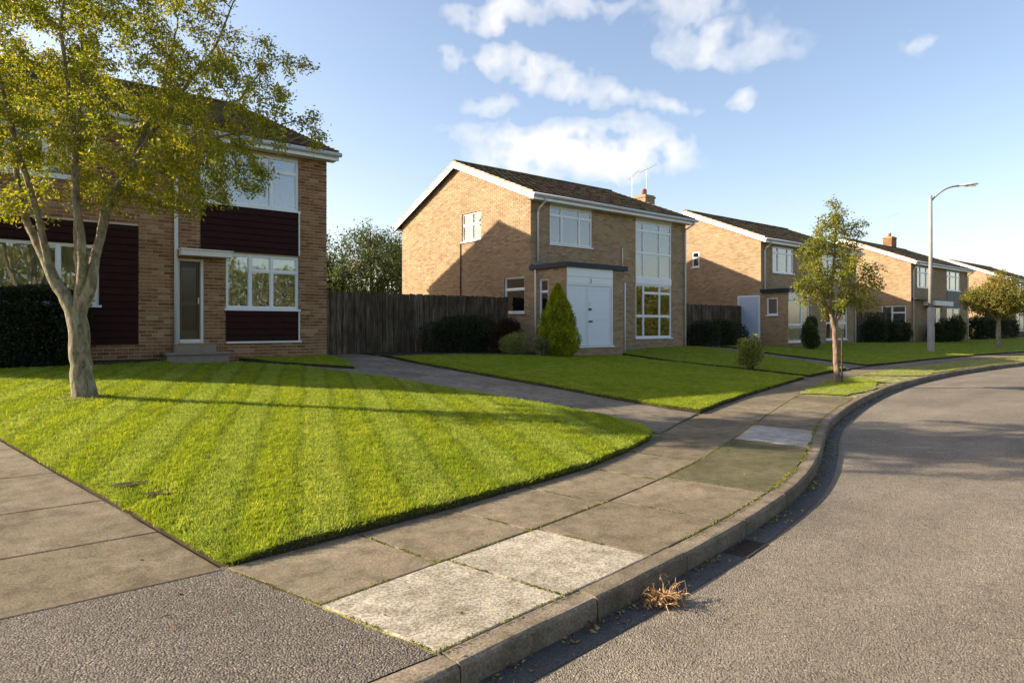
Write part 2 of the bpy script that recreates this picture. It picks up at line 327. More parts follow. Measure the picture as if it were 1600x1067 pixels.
# ------------------------------------------------------------------ object helpers
def link(name, me, m=None, parent=None, loc=None):
    o = bpy.data.objects.new(name, me); COL.objects.link(o)
    if m is not None and len(me.materials) == 0: me.materials.append(m)
    if parent is not None: o.parent = parent
    if loc is not None: o.location = loc
    return o
def meta(o, label=None, cat=None, group=None, kind=None):
    if label: o['label'] = label
    if cat: o['category'] = cat
    if group: o['group'] = group
    if kind: o['kind'] = kind
    return o
def empty(name, loc, label=None, cat=None, group=None):
    o = bpy.data.objects.new(name, None); COL.objects.link(o); o.location = loc; o.empty_display_size = .2
    return meta(o, label, cat, group)
class MB:
    """collects boxes, quads, tubes into one mesh; O/U/N is the wall frame (u along, d outward, z up)"""
    def __init__(s, O=(0, 0, 0), U=(1, 0, 0), N=(0, -1, 0)):
        s.v = []; s.f = []; s.O = Vector(O); s.U = Vector(U); s.N = Vector(N); s.Z = Vector((0, 0, 1)); s.uv = None
        s.flip = s.U.cross(s.Z).dot(s.N) < 0
    def P(s, u, z, d=0): return tuple(s.O + s.U*u + s.Z*z + s.N*d)
    def box(s, u0, u1, z0, z1, d0, d1, back=True):
        n = len(s.v)
        s.v += [s.P(u0, z0, d0), s.P(u1, z0, d0), s.P(u1, z1, d0), s.P(u0, z1, d0), s.P(u0, z0, d1), s.P(u1, z0, d1), s.P(u1, z1, d1), s.P(u0, z1, d1)]
        fs = [(4, 5, 6, 7), (0, 4, 7, 3), (5, 1, 2, 6), (7, 6, 2, 3), (0, 1, 5, 4)]
        if back: fs.append((1, 0, 3, 2))
        if s.flip: fs = [tuple(reversed(f)) for f in fs]
        s.f += [tuple(i+n for i in f) for f in fs]; return s
    def quad(s, pts):
        n = len(s.v); s.v += [tuple(p) for p in pts]; s.f.append(tuple(range(n, n+len(pts)))); return s
    def tube(s, pts, rad, k=8, caps=True):
        pts = [Vector(p) for p in pts]; rad = rad if isinstance(rad, (list, tuple)) else [rad]*len(pts)
        base = len(s.v); up = Vector((0, 0, 1))
        for i, p in enumerate(pts):
            d = (pts[min(i+1, len(pts)-1)] - pts[max(i-1, 0)]).normalized()
            a = d.cross(up if abs(d.z) < .95 else Vector((1, 0, 0))).normalized(); b_ = d.cross(a)
            for j in range(k):
                an = 2*math.pi*j/k; s.v.append(tuple(p + (a*math.cos(an) + b_*math.sin(an))*rad[i]))
        for i in range(len(pts)-1):
            for j in range(k):
                a0 = base+i*k+j; a1 = base+i*k+(j+1) % k; s.f.append((a0, a1, a1+k, a0+k))
        if caps: s.f.append(tuple(base+j for j in reversed(range(k)))); s.f.append(tuple(base+(len(pts)-1)*k+j for j in range(k)))
        return s
    def mesh(s, name): me = bpy.data.meshes.new(name); me.from_pydata(s.v, [], s.f); me.update(); return me
    def build(s, name, m, parent=None, smooth=False):
        me = s.mesh(name)
        if smooth:
            me.polygons.foreach_set('use_smooth', [True]*len(me.polygons))
        return link(name, me, m, parent)

# ------------------------------------------------------------------ terrain model (metres; road surface is z = 0)
def gz(x, y):
    ye = np.interp(x, [-8, 1, 6.5, 11, 15, 25, 34, 60], [3.6, 4.0, 5.2, 6.6, 8.0, 9.6, 10.2, 10.5])
    zb = np.interp(x, [10, 14, 22, 29, 38, 45, 90], [.715, .637, .637, .515, .515, .45, .45])
    t = min(max((y-ye)/(15.6-ye), 0), 1)
    return float(.13 + (zb-.13)*t)
KERB = [(-14, 2.05), (-8, 2.12), (-3, 2.15), (0, 2.17), (1.4, 2.2), (1.83, 2.25), (2.73, 2.34), (3.85, 2.5), (4.6, 2.64), (5.5, 2.85), (6.5, 3.18), (7.46, 3.57), (8.63, 4.08), (9.9, 4.57),
        (12.2, 5.26), (14.7, 5.87), (18.1, 6.5), (23.3, 7.0), (30.3, 7.05), (40, 6.4), (50, 5), (62, 2.2), (75, -3)]
def catmull(pts, step=.15):
    out = []; P_ = [Vector((*p, 0)) for p in pts]
    for i in range(len(P_)-1):
        p0 = P_[max(i-1, 0)]; p1 = P_[i]; p2 = P_[i+1]; p3 = P_[min(i+2, len(P_)-1)]
        t1, t2 = (p2-p0)/2 , (p3-p1)/2
        L = (p2-p1).length
        if (p1-p0).length > 1e-6: t1 = t1*min(1, 2*L/((p2-p0).length+1e-6))
        if (p3-p2).length > 1e-6: t2 = t2*min(1, 2*L/((p3-p1).length+1e-6))
        n = max(2, int(L/step))
        for j in range(n):
            t = j/n; h = (2*t**3-3*t**2+1)*p1 + (t**3-2*t**2+t)*t1 + (-2*t**3+3*t**2)*p2 + (t**3-t**2)*t2
            out.append((h.x, h.y))
    out.append(pts[-1]); return out
kf = catmull(KERB)
def offset(line, d):
    o = []
    for i, p in enumerate(line):
        a = Vector((*line[max(i-1, 0)], 0)); b_ = Vector((*line[min(i+1, len(line)-1)], 0)); t = (b_-a).normalized()
        o.append((p[0]-t.y*d, p[1]+t.x*d))
    return o
KW = .125
kb = offset(kf, KW)
kbx = np.array([p[0] for p in kb]); kby = np.array([p[1] for p in kb]); kfx = np.array([p[0] for p in kf]); kfy = np.array([p[1] for p in kf])
def kerb_back_y(x): return float(np.interp(x, kbx, kby))

def densify(poly, step=.3):
    o = []
    for i, p in enumerate(poly):
        q = poly[(i+1) % len(poly)]; n = max(1, int(math.dist(p, q)/step))
        o += [(p[0]+(q[0]-p[0])*j/n, p[1]+(q[1]-p[1])*j/n) for j in range(n)]
    return o
def inside(pt, poly):
    x, y = pt; c = False
    for i in range(len(poly)):
        x1, y1 = poly[i]; x2, y2 = poly[i-1]
        if (y1 > y) != (y2 > y) and x < (x2-x1)*(y-y1)/(y2-y1)+x1: c = not c
    return c
def sheet(name, poly, zf, m, kind='structure', step=.6, skirt=None, jitter=0, parent=None):
    b_ = densify(poly, step)
    if jitter: b_ = [(x+random.uniform(-jitter, jitter), y+random.uniform(-jitter, jitter)) for x, y in b_]
    xs = [p[0] for p in b_]; ys = [p[1] for p in b_]; inner = []
    x = min(xs)+step*.4
    while x < max(xs):
        y = min(ys)+step*.4
        while y < max(ys):
            if inside((x, y), b_): inner.append((x, y))
            y += step
        x += step
    n = len(b_); vs = [Vector(p) for p in b_+inner]
    r = delaunay_2d_cdt(vs, [(i, (i+1) % n) for i in range(n)], [], 1, 1e-5)
    V = [(p.x, p.y, zf(p.x, p.y)) for p in r[0]]; F = [tuple(f) for f in r[2]]
    if skirt:
        # outline ring walls down
        base = len(V); ring = [(x, y, zf(x, y)) for x, y in b_]
        V += ring + [(x, y, z-skirt) for x, y, z in ring]
        F += [(base+i, base+n+i, base+n+(i+1) % n, base+(i+1) % n) for i in range(n)]
    me = bpy.data.meshes.new(name); me.from_pydata(V, [], F); me.update()
    if skirt:
        me.materials.append(m); me.materials.append(M['soil'])
        for pi in range(len(F)-n, len(F)): me.polygons[pi].material_index = 1
    o = link(name, me, m, parent)
    if kind: o['kind'] = kind
    return o

# ground to the horizon: lies just below everything
def ground_z(x, y):
    ky = float(np.interp(x, kfx, kfy))
    if y < ky+.02 and x < 75: return -.12
    if x >= 75: return .2 if y > 6 else -.12
    if y < ky+.35: return -.05
    return gz(x, y)-.06
gx = sorted(set([-400, -150, -60, -25] + [round(-14+i*.8, 2) for i in range(0, 112)] + [90, 110, 150, 250, 500]))
gy = sorted(set([-400, -120, -40, -15] + [round(-4+i*.4, 2) for i in range(0, 55)] + [19, 21, 24, 28, 34, 45, 60, 90, 150, 300, 600]))
V = [(x, y, ground_z(x, y)) for y in gy for x in gx]; nx = len(gx)
F = [(j*nx+i, j*nx+i+1, (j+1)*nx+i+1, (j+1)*nx+i) for j in range(len(gy)-1) for i in range(nx-1)]
def groundcover_mat():
    m, k, b, o = mat('rough_grass_and_soil'); p = worldpos(k)
    n = k.noise(p, .8, 6, .6); n2 = k.noise(p, 40, 4)
    k.l(k.ramp(n, [(.35, (.035, .045, .012)), (.65, (.075, .10, .02))]), b.inputs['Base Color']); b.inputs['Roughness'].default_value = 1
    bump(k, b, n2, .8, .03); return m
M['ground'] = groundcover_mat()
me = bpy.data.meshes.new('ground'); me.from_pydata(V, [], F); me.update(); meta(link('ground', me, M['ground']), kind='structure')

# road
rd = [(x, y) for x, y in kf if x > -13.9]
rp = rd + [(75, -20), (40, -9), (10, -6.5), (-14, -6.5)]
sheet('road', rp, lambda x, y: 0., M['road'], step=1.5)
gs = offset(kf, -.16)
V = []; F = []
for (a, b_) in zip(kf, gs): V += [(a[0], a[1], .004), (b_[0], b_[1], .004)]
F = [(2*i, 2*i+1, 2*i+3, 2*i+2) for i in range(len(kf)-1)]
me = bpy.data.meshes.new('gutter_channel'); me.from_pydata(V, [], F); meta(link('gutter_channel', me, M['gutter_strip']), kind='structure')
# opposite side of the road (seen in the windows' reflections)
sheet('opposite_pavement', [(-14, -6.7), (10, -6.7), (40, -9.2), (75, -20.2), (75, -23), (40, -11), (10, -8.5), (-14, -8.5)], lambda x, y: .12, M['slab'], step=2)

# kerb stones
kerb = meta(empty('kerb', (1.4, 2.25, 0)), kind='structure')
cum = [0]
for i in range(1, len(kf)): cum.append(cum[-1]+math.dist(kf[i], kf[i-1]))
def kpt(sd, off=0):
    i = min(max(int(np.searchsorted(cum, sd))-1, 0), len(kf)-2); t = (sd-cum[i])/(cum[i+1]-cum[i])
    a, b_ = kf[i], kf[i+1]; d = Vector((b_[0]-a[0], b_[1]-a[1])).normalized()
    return Vector((a[0]+(b_[0]-a[0])*t - d.y*off, a[1]+(b_[1]-a[1])*t + d.x*off))
s0 = float(np.interp(1.52, kfx, cum)); L = .914
sd = s0 - L*int((s0-.5)/L)
cnt = 0
while sd + L < cum[-1]:
    xm = kpt(sd+L/2).x
    if cnt < 110:
        g = .005; V = []; F = []; nseg = 4; dz = random.uniform(-.004, .004)
        o_ = kpt(sd, 0)
        prof = [(0, -.06), (0, .098+dz), (.006, .108+dz), (.02, .117+dz), (.04, .119+dz), (KW, .121+dz), (KW, -.06)]
        for q in range(nseg+1):
            ss = sd+g+(L-2*g)*q/nseg
            for (of, z) in prof:
                p = kpt(ss, of + random.uniform(-.0015, .0015)); V.append((p.x-o_.x, p.y-o_.y, z+random.uniform(-.001, .001)))
        k_ = len(prof)
        for q in range(nseg):
            for j in range(k_-1): F.append((q*k_+j, (q+1)*k_+j, (q+1)*k_+j+1, q*k_+j+1))
        F.append(tuple(range(k_))); F.append(tuple(nseg*k_+j for j in reversed(range(k_))))
        me = bpy.data.meshes.new('kerb_stone'); me.from_pydata(V, [], F)
        link('kerb_stone', me, M['kerb'], kerb, (o_.x-1.4, o_.y-2.25, 0)); cnt += 1
    sd += L
meta(kerb, kind='structure')

# pavement: bedding sheet + slabs
LE = [(1.07, 3.90), (1.66, 3.97), (2.8, 4.11), (3.6, 4.25), (4.5, 4.42), (5.5, 4.75), (6.4, 5.12), (7.5, 5.6), (8.67, 6.05), (10, 6.5), (12.2, 7.18), (14.78, 7.9), (16.8, 8.42), (20, 9.05), (23.2, 9.55), (30, 9.85), (36, 9.95), (45, 9.5), (60, 7.6), (72, 4)]
CJ = [(1.29, 3.10), (2.12, 3.23), (2.92, 3.35), (3.86, 3.52), (4.8, 3.74), (5.85, 4.04), (7.43, 4.61), (9.29, 5.32), (11.78, 6.23), (14.86, 7.2), (18.07, 7.98), (22, 8.5), (30, 8.8), (45, 8.3), (60, 6.3), (72, 2.6)]
le = lambda x: float(np.interp(x, [p[0] for p in LE], [p[1] for p in LE]))
cj = lambda x: float(np.interp(x, [p[0] for p in CJ], [p[1] for p in CJ]))
bed = [(1.07, 3.92), (1.29, 3.10), (1.47, kerb_back_y(1.47))] + [(x, kerb_back_y(x)-.01) for x in np.arange(2, 72, 1.)] + [(x, le(x)+.14) for x in np.arange(71.5, 1.2, -1.)] + [(1.12, 4.02)]
PAVE = sheet('pavement', bed, lambda x, y: .116, M['joint'], step=.8)
def slab(poly, m, parent, z1, th=.02, gap=.008, nm='paving_slab', tilt=True):
    c = Vector((sum(p[0] for p in poly)/len(poly), sum(p[1] for p in poly)/len(poly)))
    q = []
    for i in range(len(poly)):
        a, b_, d = Vector(poly[i-1]), Vector(poly[i]), Vector(poly[(i+1) % len(poly)])
        e1 = (b_-a).normalized(); e2 = (d-b_).normalized()
        n1 = Vector((-e1.y, e1.x)); n2 = Vector((-e2.y, e2.x))
        if n1.dot(c-b_) < 0 and n2.dot(c-b_) < 0: n1, n2 = -n1, -n2
        nn = n1+n2; nn = nn.normalized()/max(.5, nn.length/2)
        q.append(b_+nn*gap)
    tx, ty = (random.uniform(-.003, .003), random.uniform(-.003, .003)) if tilt else (0, 0)
    zz = lambda p: (z1(p.x, p.y) if callable(z1) else z1) + (p.x-c.x)*tx + (p.y-c.y)*ty
    V = [(p.x-c.x, p.y-c.y, zz(p)-.003) for p in q]; n = len(q)
    V += [(c.x-c.x+(p.x-c.x)*.985, (p.y-c.y)*.985, zz(p)) for p in q]
    V += [(p.x-c.x, p.y-c.y, zz(p)-th) for p in q]
    F = [tuple(range(n, 2*n))] + [(i, (i+1) % n, n+(i+1) % n, n+i) for i in range(n)] + [(2*n+i, 2*n+(i+1) % n, (i+1) % n, i) for i in range(n)]
    me = bpy.data.meshes.new(nm); me.from_pydata(V, [], F)
    pl = parent.location if parent else Vector((0, 0, 0))
    return link(nm, me, m, parent, (c.x-pl.x, c.y-pl.y, -pl.z))
# outer (kerb side) column
xs = [1.29, 2.12, 2.92, 3.86, 4.84, 7.12, 8.32, 9.4, 10.5, 11.6, 12.7]
for i in range(len(xs)-1):
    a, b_ = xs[i], xs[i+1]; ka, kb_ = a+.19, b_+.19
    if i == 0: ka = 1.49
    mids = [(b_*(1-t)+a*t) for t in (.33, .66)]
    top = [(b_, cj(b_))] + [(x, cj(x)) for x in mids] + [(a, cj(a))]
    bot = [(ka, kerb_back_y(ka))] + [(ka+(kb_-ka)*t, kerb_back_y(ka+(kb_-ka)*t)) for t in (.33, .66)] + [(kb_, kerb_back_y(kb_))]
    m = M['slab_light'] if i in (0, 1) else M['slab_moss'] if i == 4 else M['slab_grey'] if i == 5 else M['slab']
    o = slab(list(reversed(top+bot)), m, PAVE, .126)
    if i in (0, 1): o['label'] = 'pale speckled concrete slab by the kerb'
    if i == 4: o['label'] = 'mossy dark slab by the kerb bend'
xs1 = [1.29, 2.06, 2.87, 3.74, 4.7, 5.65, 6.6, 7.6, 8.6, 9.6, 10.6, 11.6, 12.7, 13.8, 15, 16.2, 17.4, 18.6, 19.8]
for i in range(len(xs1)-1):
    a, b_ = xs1[i], xs1[i+1]; la = a-.14 if i else 1.07; lb = b_-.14
    mids = [.33, .66]
    top = [(lb, le(lb)+.02)] + [(lb+(la-lb)*t, le(lb+(la-lb)*t)+.02) for t in mids] + [(la, le(la)+.02)]
    bot = [(a, cj(a))] + [(a+(b_-a)*t, cj(a+(b_-a)*t)) for t in mids] + [(b_, cj(b_))]
    slab(list(reversed(top+bot)), M['slab'], PAVE, .125)
x = 19.8
while x < 60:   # far single strip
    b_ = x+1.2
    slab([(x, cj(x)), (b_, cj(b_)), (b_, le(b_)), (x, le(x))], M['slab'], PAVE, .126); x = b_

# asphalt apron in the near corner
sheet('asphalt_apron', [(1.09, 3.95), (1.28, 3.09), (1.48, kerb_back_y(1.48))] + [(x, kerb_back_y(x)) for x in (1, 0, -3, -8, -13)] + [(-13, 3.885)], lambda x, y: .121, M['apron'], step=.5)
# left path of wide slabs
lx = lambda y: float(np.interp(y, [3.9, 5.26, 6.5, 8.45, 15.2], [1.07, .80, .53, .13, -1.25]))
LP = sheet('left_path', [(-2.6, 3.89), (1.05, 3.89)] + [(lx(y), y) for y in (5.26, 6.5, 8.45, 12, 15.3)] + [(-2.6, 15.3)], lambda x, y: gz(x, y)-.02, M['joint'], step=.6)
ysl = [3.89, 4.75, 5.67, 6.72, 7.87, 8.8, 9.8, 10.9, 12, 13.1, 14.2, 15.3]
for a, b_ in zip(ysl, ysl[1:]):
    slab([(-.85, a), (lx(a)-.01, a), (lx(b_)-.01, b_), (-.85, b_)], M['slab'], LP, lambda x, y: gz(x, y)-.004, tilt=False)
    slab([(-2.6, a), (-.85, a), (-.85, b_), (-2.6, b_)], M['slab'], LP, lambda x, y: gz(x, y)-.004, tilt=False)
# shared drive between the lawns
DL = [(5.6, 6.72), (6.3, 6.83), (7.2, 6.77), (7.9, 6.62), (8.9, 6.45), (9.6, 6.32), (10.2, 6.15), (11.4, 6.08), (13, 6.25), (14.9, 6.85), (17.2, 6.85)]
DR = [(6.05, 8.67), (6.6, 8.52), (7.3, 8.44), (9, 8.40), (11, 8.25), (13.6, 8.08), (15.3, 8.13), (17.2, 8.2)]
dl = lambda y: float(np.interp(y, [p[0] for p in DL], [p[1] for p in DL])); dr = lambda y: float(np.interp(y, [p[0] for p in DR], [p[1] for p in DR]))
DRV = sheet('driveway', [(6.7, le(6.7)+.03), (7.6, le(7.6)+.03), (8.65, le(8.65)+.03)] + [(dr(y)+.02, y) for y in (6.6, 8, 10, 12, 14, 17.2)] + [(dl(y)-.02, y) for y in (17.2, 14.9, 13, 11.4, 10, 8.5, 7, 6, 5.6)], lambda x, y: gz(x, y)-.012, M['joint'], step=.5)
yy = [5.45, 6.5, 7.5, 8.4, 9.4, 10.4, 11.4, 12.4, 13.4, 14.4, 15.4, 16.3, 17.2]
for j, (a, b_) in enumerate(zip(yy, yy[1:])):
    for c_ in range(2):
        f0, f1 = (0, .5) if c_ == 0 else (.5, 1)
        q = [(dl(a)+(dr(a)-dl(a))*f0, a), (dl(a)+(dr(a)-dl(a))*f1, a), (dl(b_)+(dr(b_)-dl(b_))*f1, b_), (dl(b_)+(dr(b_)-dl(b_))*f0, b_)]
        if j == 0: q[0] = (q[0][0], le(q[0][0])+.035); q[1] = (q[1][0], le(q[1][0])+.035)
        slab(q, M['slab_drive'], DRV, lambda x, y: gz(x, y)+.0, gap=.007, tilt=False)
# footpaths
FP = sheet('footpath', [(3.1, 15.3), (4.45, 15.3), (5.0, 14.55), (6.25, 13.0), (6.15, 11.5), (5.95, 11.55), (5.2, 13.7), (4.3, 14.75), (3.1, 14.8)], lambda x, y: gz(x, y)+.004, M['slab_drive'], step=.5)
sheet('narrow_path', [(16.7, 8.40), (17.1, 8.5), (16.2, 12.2), (16.35, 14.9), (16.35, 15.7), (18.2, 15.7), (18.2, 16.0), (14, 16.0), (15.75, 14.8), (15.85, 12.2)], lambda x, y: gz(x, y)-.01, M['slab_drive'], step=.5)
sheet('side_path', [(20.9, 9.25), (23.1, 9.56), (23.35, 13.4), (24.6, 16.3), (24.6, 20), (23, 20), (23, 16.3), (22.1, 12.7)], lambda x, y: gz(x, y)+.002, M['slab_drive'], step=.7)

# ------------------------------------------------------------------ lawns
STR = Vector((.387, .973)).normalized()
def lawn_mat(name, blade=False, amp=1.):
    m, k, b, o = mat(name); g = k.n('ShaderNodeNewGeometry'); p = g.outputs['Position']
    sp = k.n('ShaderNodeSeparateXYZ', i_0=p)
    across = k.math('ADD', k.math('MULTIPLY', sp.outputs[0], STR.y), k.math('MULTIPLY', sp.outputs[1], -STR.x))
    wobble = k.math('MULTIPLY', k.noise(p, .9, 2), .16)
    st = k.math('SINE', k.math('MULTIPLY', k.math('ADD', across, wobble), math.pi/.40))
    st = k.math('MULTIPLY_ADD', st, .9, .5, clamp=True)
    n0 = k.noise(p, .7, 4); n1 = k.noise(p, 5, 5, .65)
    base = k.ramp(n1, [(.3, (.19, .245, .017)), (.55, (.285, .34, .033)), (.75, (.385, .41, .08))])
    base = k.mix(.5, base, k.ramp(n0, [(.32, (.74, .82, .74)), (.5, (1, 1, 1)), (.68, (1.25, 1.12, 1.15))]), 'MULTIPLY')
    base = k.mix(k.math('MULTIPLY', st, .18*amp), base, (.43, .50, .19))  # stripe light and dark, as leaning blades catch it, painted into the colour
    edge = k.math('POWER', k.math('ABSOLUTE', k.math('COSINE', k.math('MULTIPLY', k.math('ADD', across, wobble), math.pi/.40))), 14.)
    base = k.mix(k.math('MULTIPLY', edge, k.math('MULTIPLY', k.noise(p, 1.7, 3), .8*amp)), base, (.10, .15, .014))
    if blade:
        oi = k.n('ShaderNodeObjectInfo')
        r = k.math('FRACT', k.math('ADD', g.outputs['Random Per Island'], oi.outputs['Random']))
        base = k.mix(.75, base, k.ramp(r, [(0, (.6, .68, .55)), (.5, (1, 1.02, .9)), (.9, (1.3, 1.25, 1.2)), (1, (1.9, 1.45, 1.6))]), 'MULTIPLY')
        t = k.n('ShaderNodeBsdfTranslucent'); k.l(k.mix(1, base, (1.3, 1.25, .5), 'MULTIPLY'), t.inputs[0])
        mxx = k.n('ShaderNodeMixShader', i_0=.38); k.l(b.outputs[0], mxx.inputs[1]); k.l(t.outputs[0], mxx.inputs[2]); k.l(mxx.outputs[0], o.inputs[0])
    else: base = k.mix(1, base, (.55, .55, .5), 'MULTIPLY')
    k.l(base, b.inputs['Base Color']); b.inputs['Roughness'].default_value = .75; b.inputs['Specular IOR Level'].default_value = .15
    if not blade: bump(k, b, k.noise(p, 120, 3), 1, .02)
    return m
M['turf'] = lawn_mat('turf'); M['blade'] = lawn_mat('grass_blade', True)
# grass tuft meshes
def make_tufts(bm):
    col = bpy.data.collections.new('grass_tufts')
    for tv in range(4):
        V = []; F = []
        for i in range(16):
            a = random.uniform(0, 6.28); r = .038*math.sqrt(random.random()); h = random.uniform(.012, .026); wd = random.uniform(.0014, .0026)
            x, y = r*math.cos(a), r*math.sin(a); t = random.uniform(0, 6.28); ln = random.uniform(.2, 1.1)*h
            dx, dy = math.cos(t)*ln, math.sin(t)*ln; px, py = -math.sin(t)*wd, math.cos(t)*wd; n = len(V)
            V += [(x-px, y-py, -.004), (x+px, y+py, -.004), (x+dx*.45+px*.8, y+dy*.45+py*.8, h*.65), (x+dx*.45-px*.8, y+dy*.45-py*.8, h*.65), (x+dx, y+dy, h)]
            F += [(n, n+1, n+2, n+3), (n+3, n+2, n+4)]
        me = bpy.data.meshes.new('grass_tuft'); me.from_pydata(V, [], F); me.materials.append(bm)
        col.objects.link(bpy.data.objects.new('grass_tuft', me))
    return col
def grass_gn(tcol, amp):
    ng = bpy.data.node_groups.new('grass_scatter', 'GeometryNodeTree')
    ng.interface.new_socket('Geometry', in_out='INPUT', socket_type='NodeSocketGeometry')
    ng.interface.new_socket('Geometry', in_out='OUTPUT', socket_type='NodeSocketGeometry')
    k = NT(ng); gi = k.n('NodeGroupInput'); go = k.n('NodeGroupOutput')
    d = k.n('GeometryNodeDistributePointsOnFaces'); k.l(gi.outputs[0], d.inputs['Mesh'])
    at = k.n('GeometryNodeInputNamedAttribute', data_type='FLOAT'); at.inputs[0].default_value = 'dens'
    k.l(at.outputs[0], d.inputs['Density'])
    ci = k.n('GeometryNodeCollectionInfo'); ci.inputs[0].default_value = tcol; ci.inputs[1].default_value = True; ci.inputs[2].default_value = True
    inst = k.n('GeometryNodeInstanceOnPoints'); k.l(d.outputs['Points'], inst.inputs['Points']); k.l(ci.outputs[0], inst.inputs['Instance'])
    inst.inputs['Pick Instance'].default_value = True
    # mown stripes: tufts lean one way, then the other
    pos = k.n('GeometryNodeInputPosition'); sp = k.n('ShaderNodeSeparateXYZ', i_0=pos.outputs[0])
    ac = k.math('ADD', k.math('MULTIPLY', sp.outputs[0], STR.y), k.math('MULTIPLY', sp.outputs[1], -STR.x))
    si = k.math('SIGN', k.math('SINE', k.math('MULTIPLY', ac, math.pi/.40)))
    lean = k.math('MULTIPLY', si, .38*amp)
    rv = k.n('FunctionNodeRandomValue', data_type='FLOAT'); rv.inputs[2].default_value = 0; rv.inputs[3].default_value = 6.28
    e1 = k.n('ShaderNodeCombineXYZ', i_2=rv.outputs[1])
    ax = k.n('FunctionNodeAxisAngleToRotation'); ax.inputs[0].default_value = (STR.y, -STR.x, 0); k.l(lean, ax.inputs[1])
    er = k.n('FunctionNodeEulerToRotation'); k.l(e1.outputs[0], er.inputs[0])
    rr = k.n('FunctionNodeRotateRotation'); rr.rotation_space = 'GLOBAL'; k.l(er.outputs[0], rr.inputs[0]); k.l(ax.outputs[0], rr.inputs[1])
    k.l(rr.outputs[0], inst.inputs['Rotation'])
    rs = k.n('FunctionNodeRandomValue', data_type='FLOAT'); rs.inputs[2].default_value = .75; rs.inputs[3].default_value = 1.35
    k.l(rs.outputs[1], inst.inputs['Scale'])
    jn = k.n('GeometryNodeJoinGeometry'); k.l(gi.outputs[0], jn.inputs[0]); k.l(inst.outputs[0], jn.inputs[0]); k.l(jn.outputs[0], go.inputs[0])
    return ng
M['verge'] = simple('worn_verge', (.21, .19, .085), 1, .35, 1.6, .8, .1)
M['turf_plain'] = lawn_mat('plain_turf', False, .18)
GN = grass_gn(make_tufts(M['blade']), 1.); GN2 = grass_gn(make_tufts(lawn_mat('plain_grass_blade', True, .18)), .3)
def lawn(poly, near=True, up=.05, jit=.012, flush_left=False, plain=True, skirt=.12, thin=1.):
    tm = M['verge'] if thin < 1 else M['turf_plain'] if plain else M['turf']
    zf = lambda x, y: gz(x, y)+(.008+(up-.008)*min(1, max(0, (x-lx(y)-.02)/.35)) if flush_left else up) + .012*noise.noise(Vector((x*1.3, y*1.3, 0)))
    o = sheet('lawn', poly, zf, tm, 'structure', step=.14 if near else (.6 if skirt else .3), skirt=skirt, jitter=jit)
    g = sheet('grass', poly, lambda x, y: zf(x, y)+.002, tm, 'stuff', step=.14 if near else .5, jitter=jit)
    me = g.data; at = me.attributes.new('dens', 'FLOAT', 'POINT')
    vals = []
    for v in me.vertices:
        d = math.hypot(v.co.x, v.co.y); vals.append((1500 if d < 6 else 1500*(6/d)**1.5)*(thin*(.35+1.3*max(0, .5+noise.noise(Vector((v.co.x*.9, v.co.y*1.5, 4))))) if thin < 1 else 1))
    at.data.foreach_set('value', vals)
    md = g.modifiers.new('scatter', 'NODES'); md.node_group = GN2 if plain else GN
    return o
L1 = [(1.10, 3.93), (1.66, 4.0), (2.8, 4.14), (3.6, 4.28), (4.5, 4.45), (5.5, 4.78), (6.2, 5.06), (6.55, 5.3), (6.74, 5.65), (6.80, 6.3), (6.74, 7.2), (6.6, 7.9), (6.43, 8.9), (6.29, 9.6), (6.13, 10.2), (6.03, 11.2), (5.88, 11.6), (5.15, 13.7), (4.3, 14.7), (3.05, 14.8), (3.0, 15.25), (-1.2, 15.25), (lx(12)+.03, 12), (lx(8.45)+.03, 8.45), (lx(6.5)+.03, 6.5), (lx(5.26)+.02, 5.26)]
lawn(L1, flush_left=True, plain=False)
lawn([(4.6, 15.7), (5.05, 14.65), (6.22, 13.15), (6.42, 13.7), (6.8, 14.9), (6.74, 15.7)])
lawn([(8.15, 14.95), (8.12, 13.6), (8.28, 11), (8.42, 9), (8.47, 7.3), (8.55, 6.6), (8.75, 6.12), (10, 6.55), (12.2, 7.23), (14.78, 7.95), (16.6, 8.42), (15.85, 12.1), (15.75, 14.2), (13.7, 14.15), (12.5, 14.6), (10, 14.95)])
lawn([(16.35, 14.8), (16.25, 12.25), (17.15, 8.6), (19, 8.95), (20.85, 9.25), (22.0, 12.7), (22.6, 15.9), (18.3, 15.85)], False)
lawn([(23.2, 9.62), (23.45, 13.4), (24.8, 16.3), (80, 16.3), (80, 6), (72, 4.1), (60, 7.7), (45, 9.6), (36, 10.05), (30, 9.95)], False)
lawn([(12.9, 6.5), (13.6, 6.95), (14.86, 7.17), (15.9, 7.6), (17, 7.62), (18.0, 7.75), (17.6, 7.2), (17.0, kerb_back_y(17)+.25), (16, kerb_back_y(16)+.15), (14.9, kerb_back_y(14.9)+.07), (13.9, kerb_back_y(13.9)+.12), (13.2, kerb_back_y(13.2)+.3)], False, .004, .12, skirt=None, thin=.75)
lawn([(19.2, 8.1), (22, 8.46), (30, 8.76), (45, 8.26), (60, 6.26), (72, 2.5)] + [(x, kerb_back_y(x)+.05) for x in (70, 60, 50, 40, 30, 24, 20)], False, .004, .10, skirt=None, thin=.4)
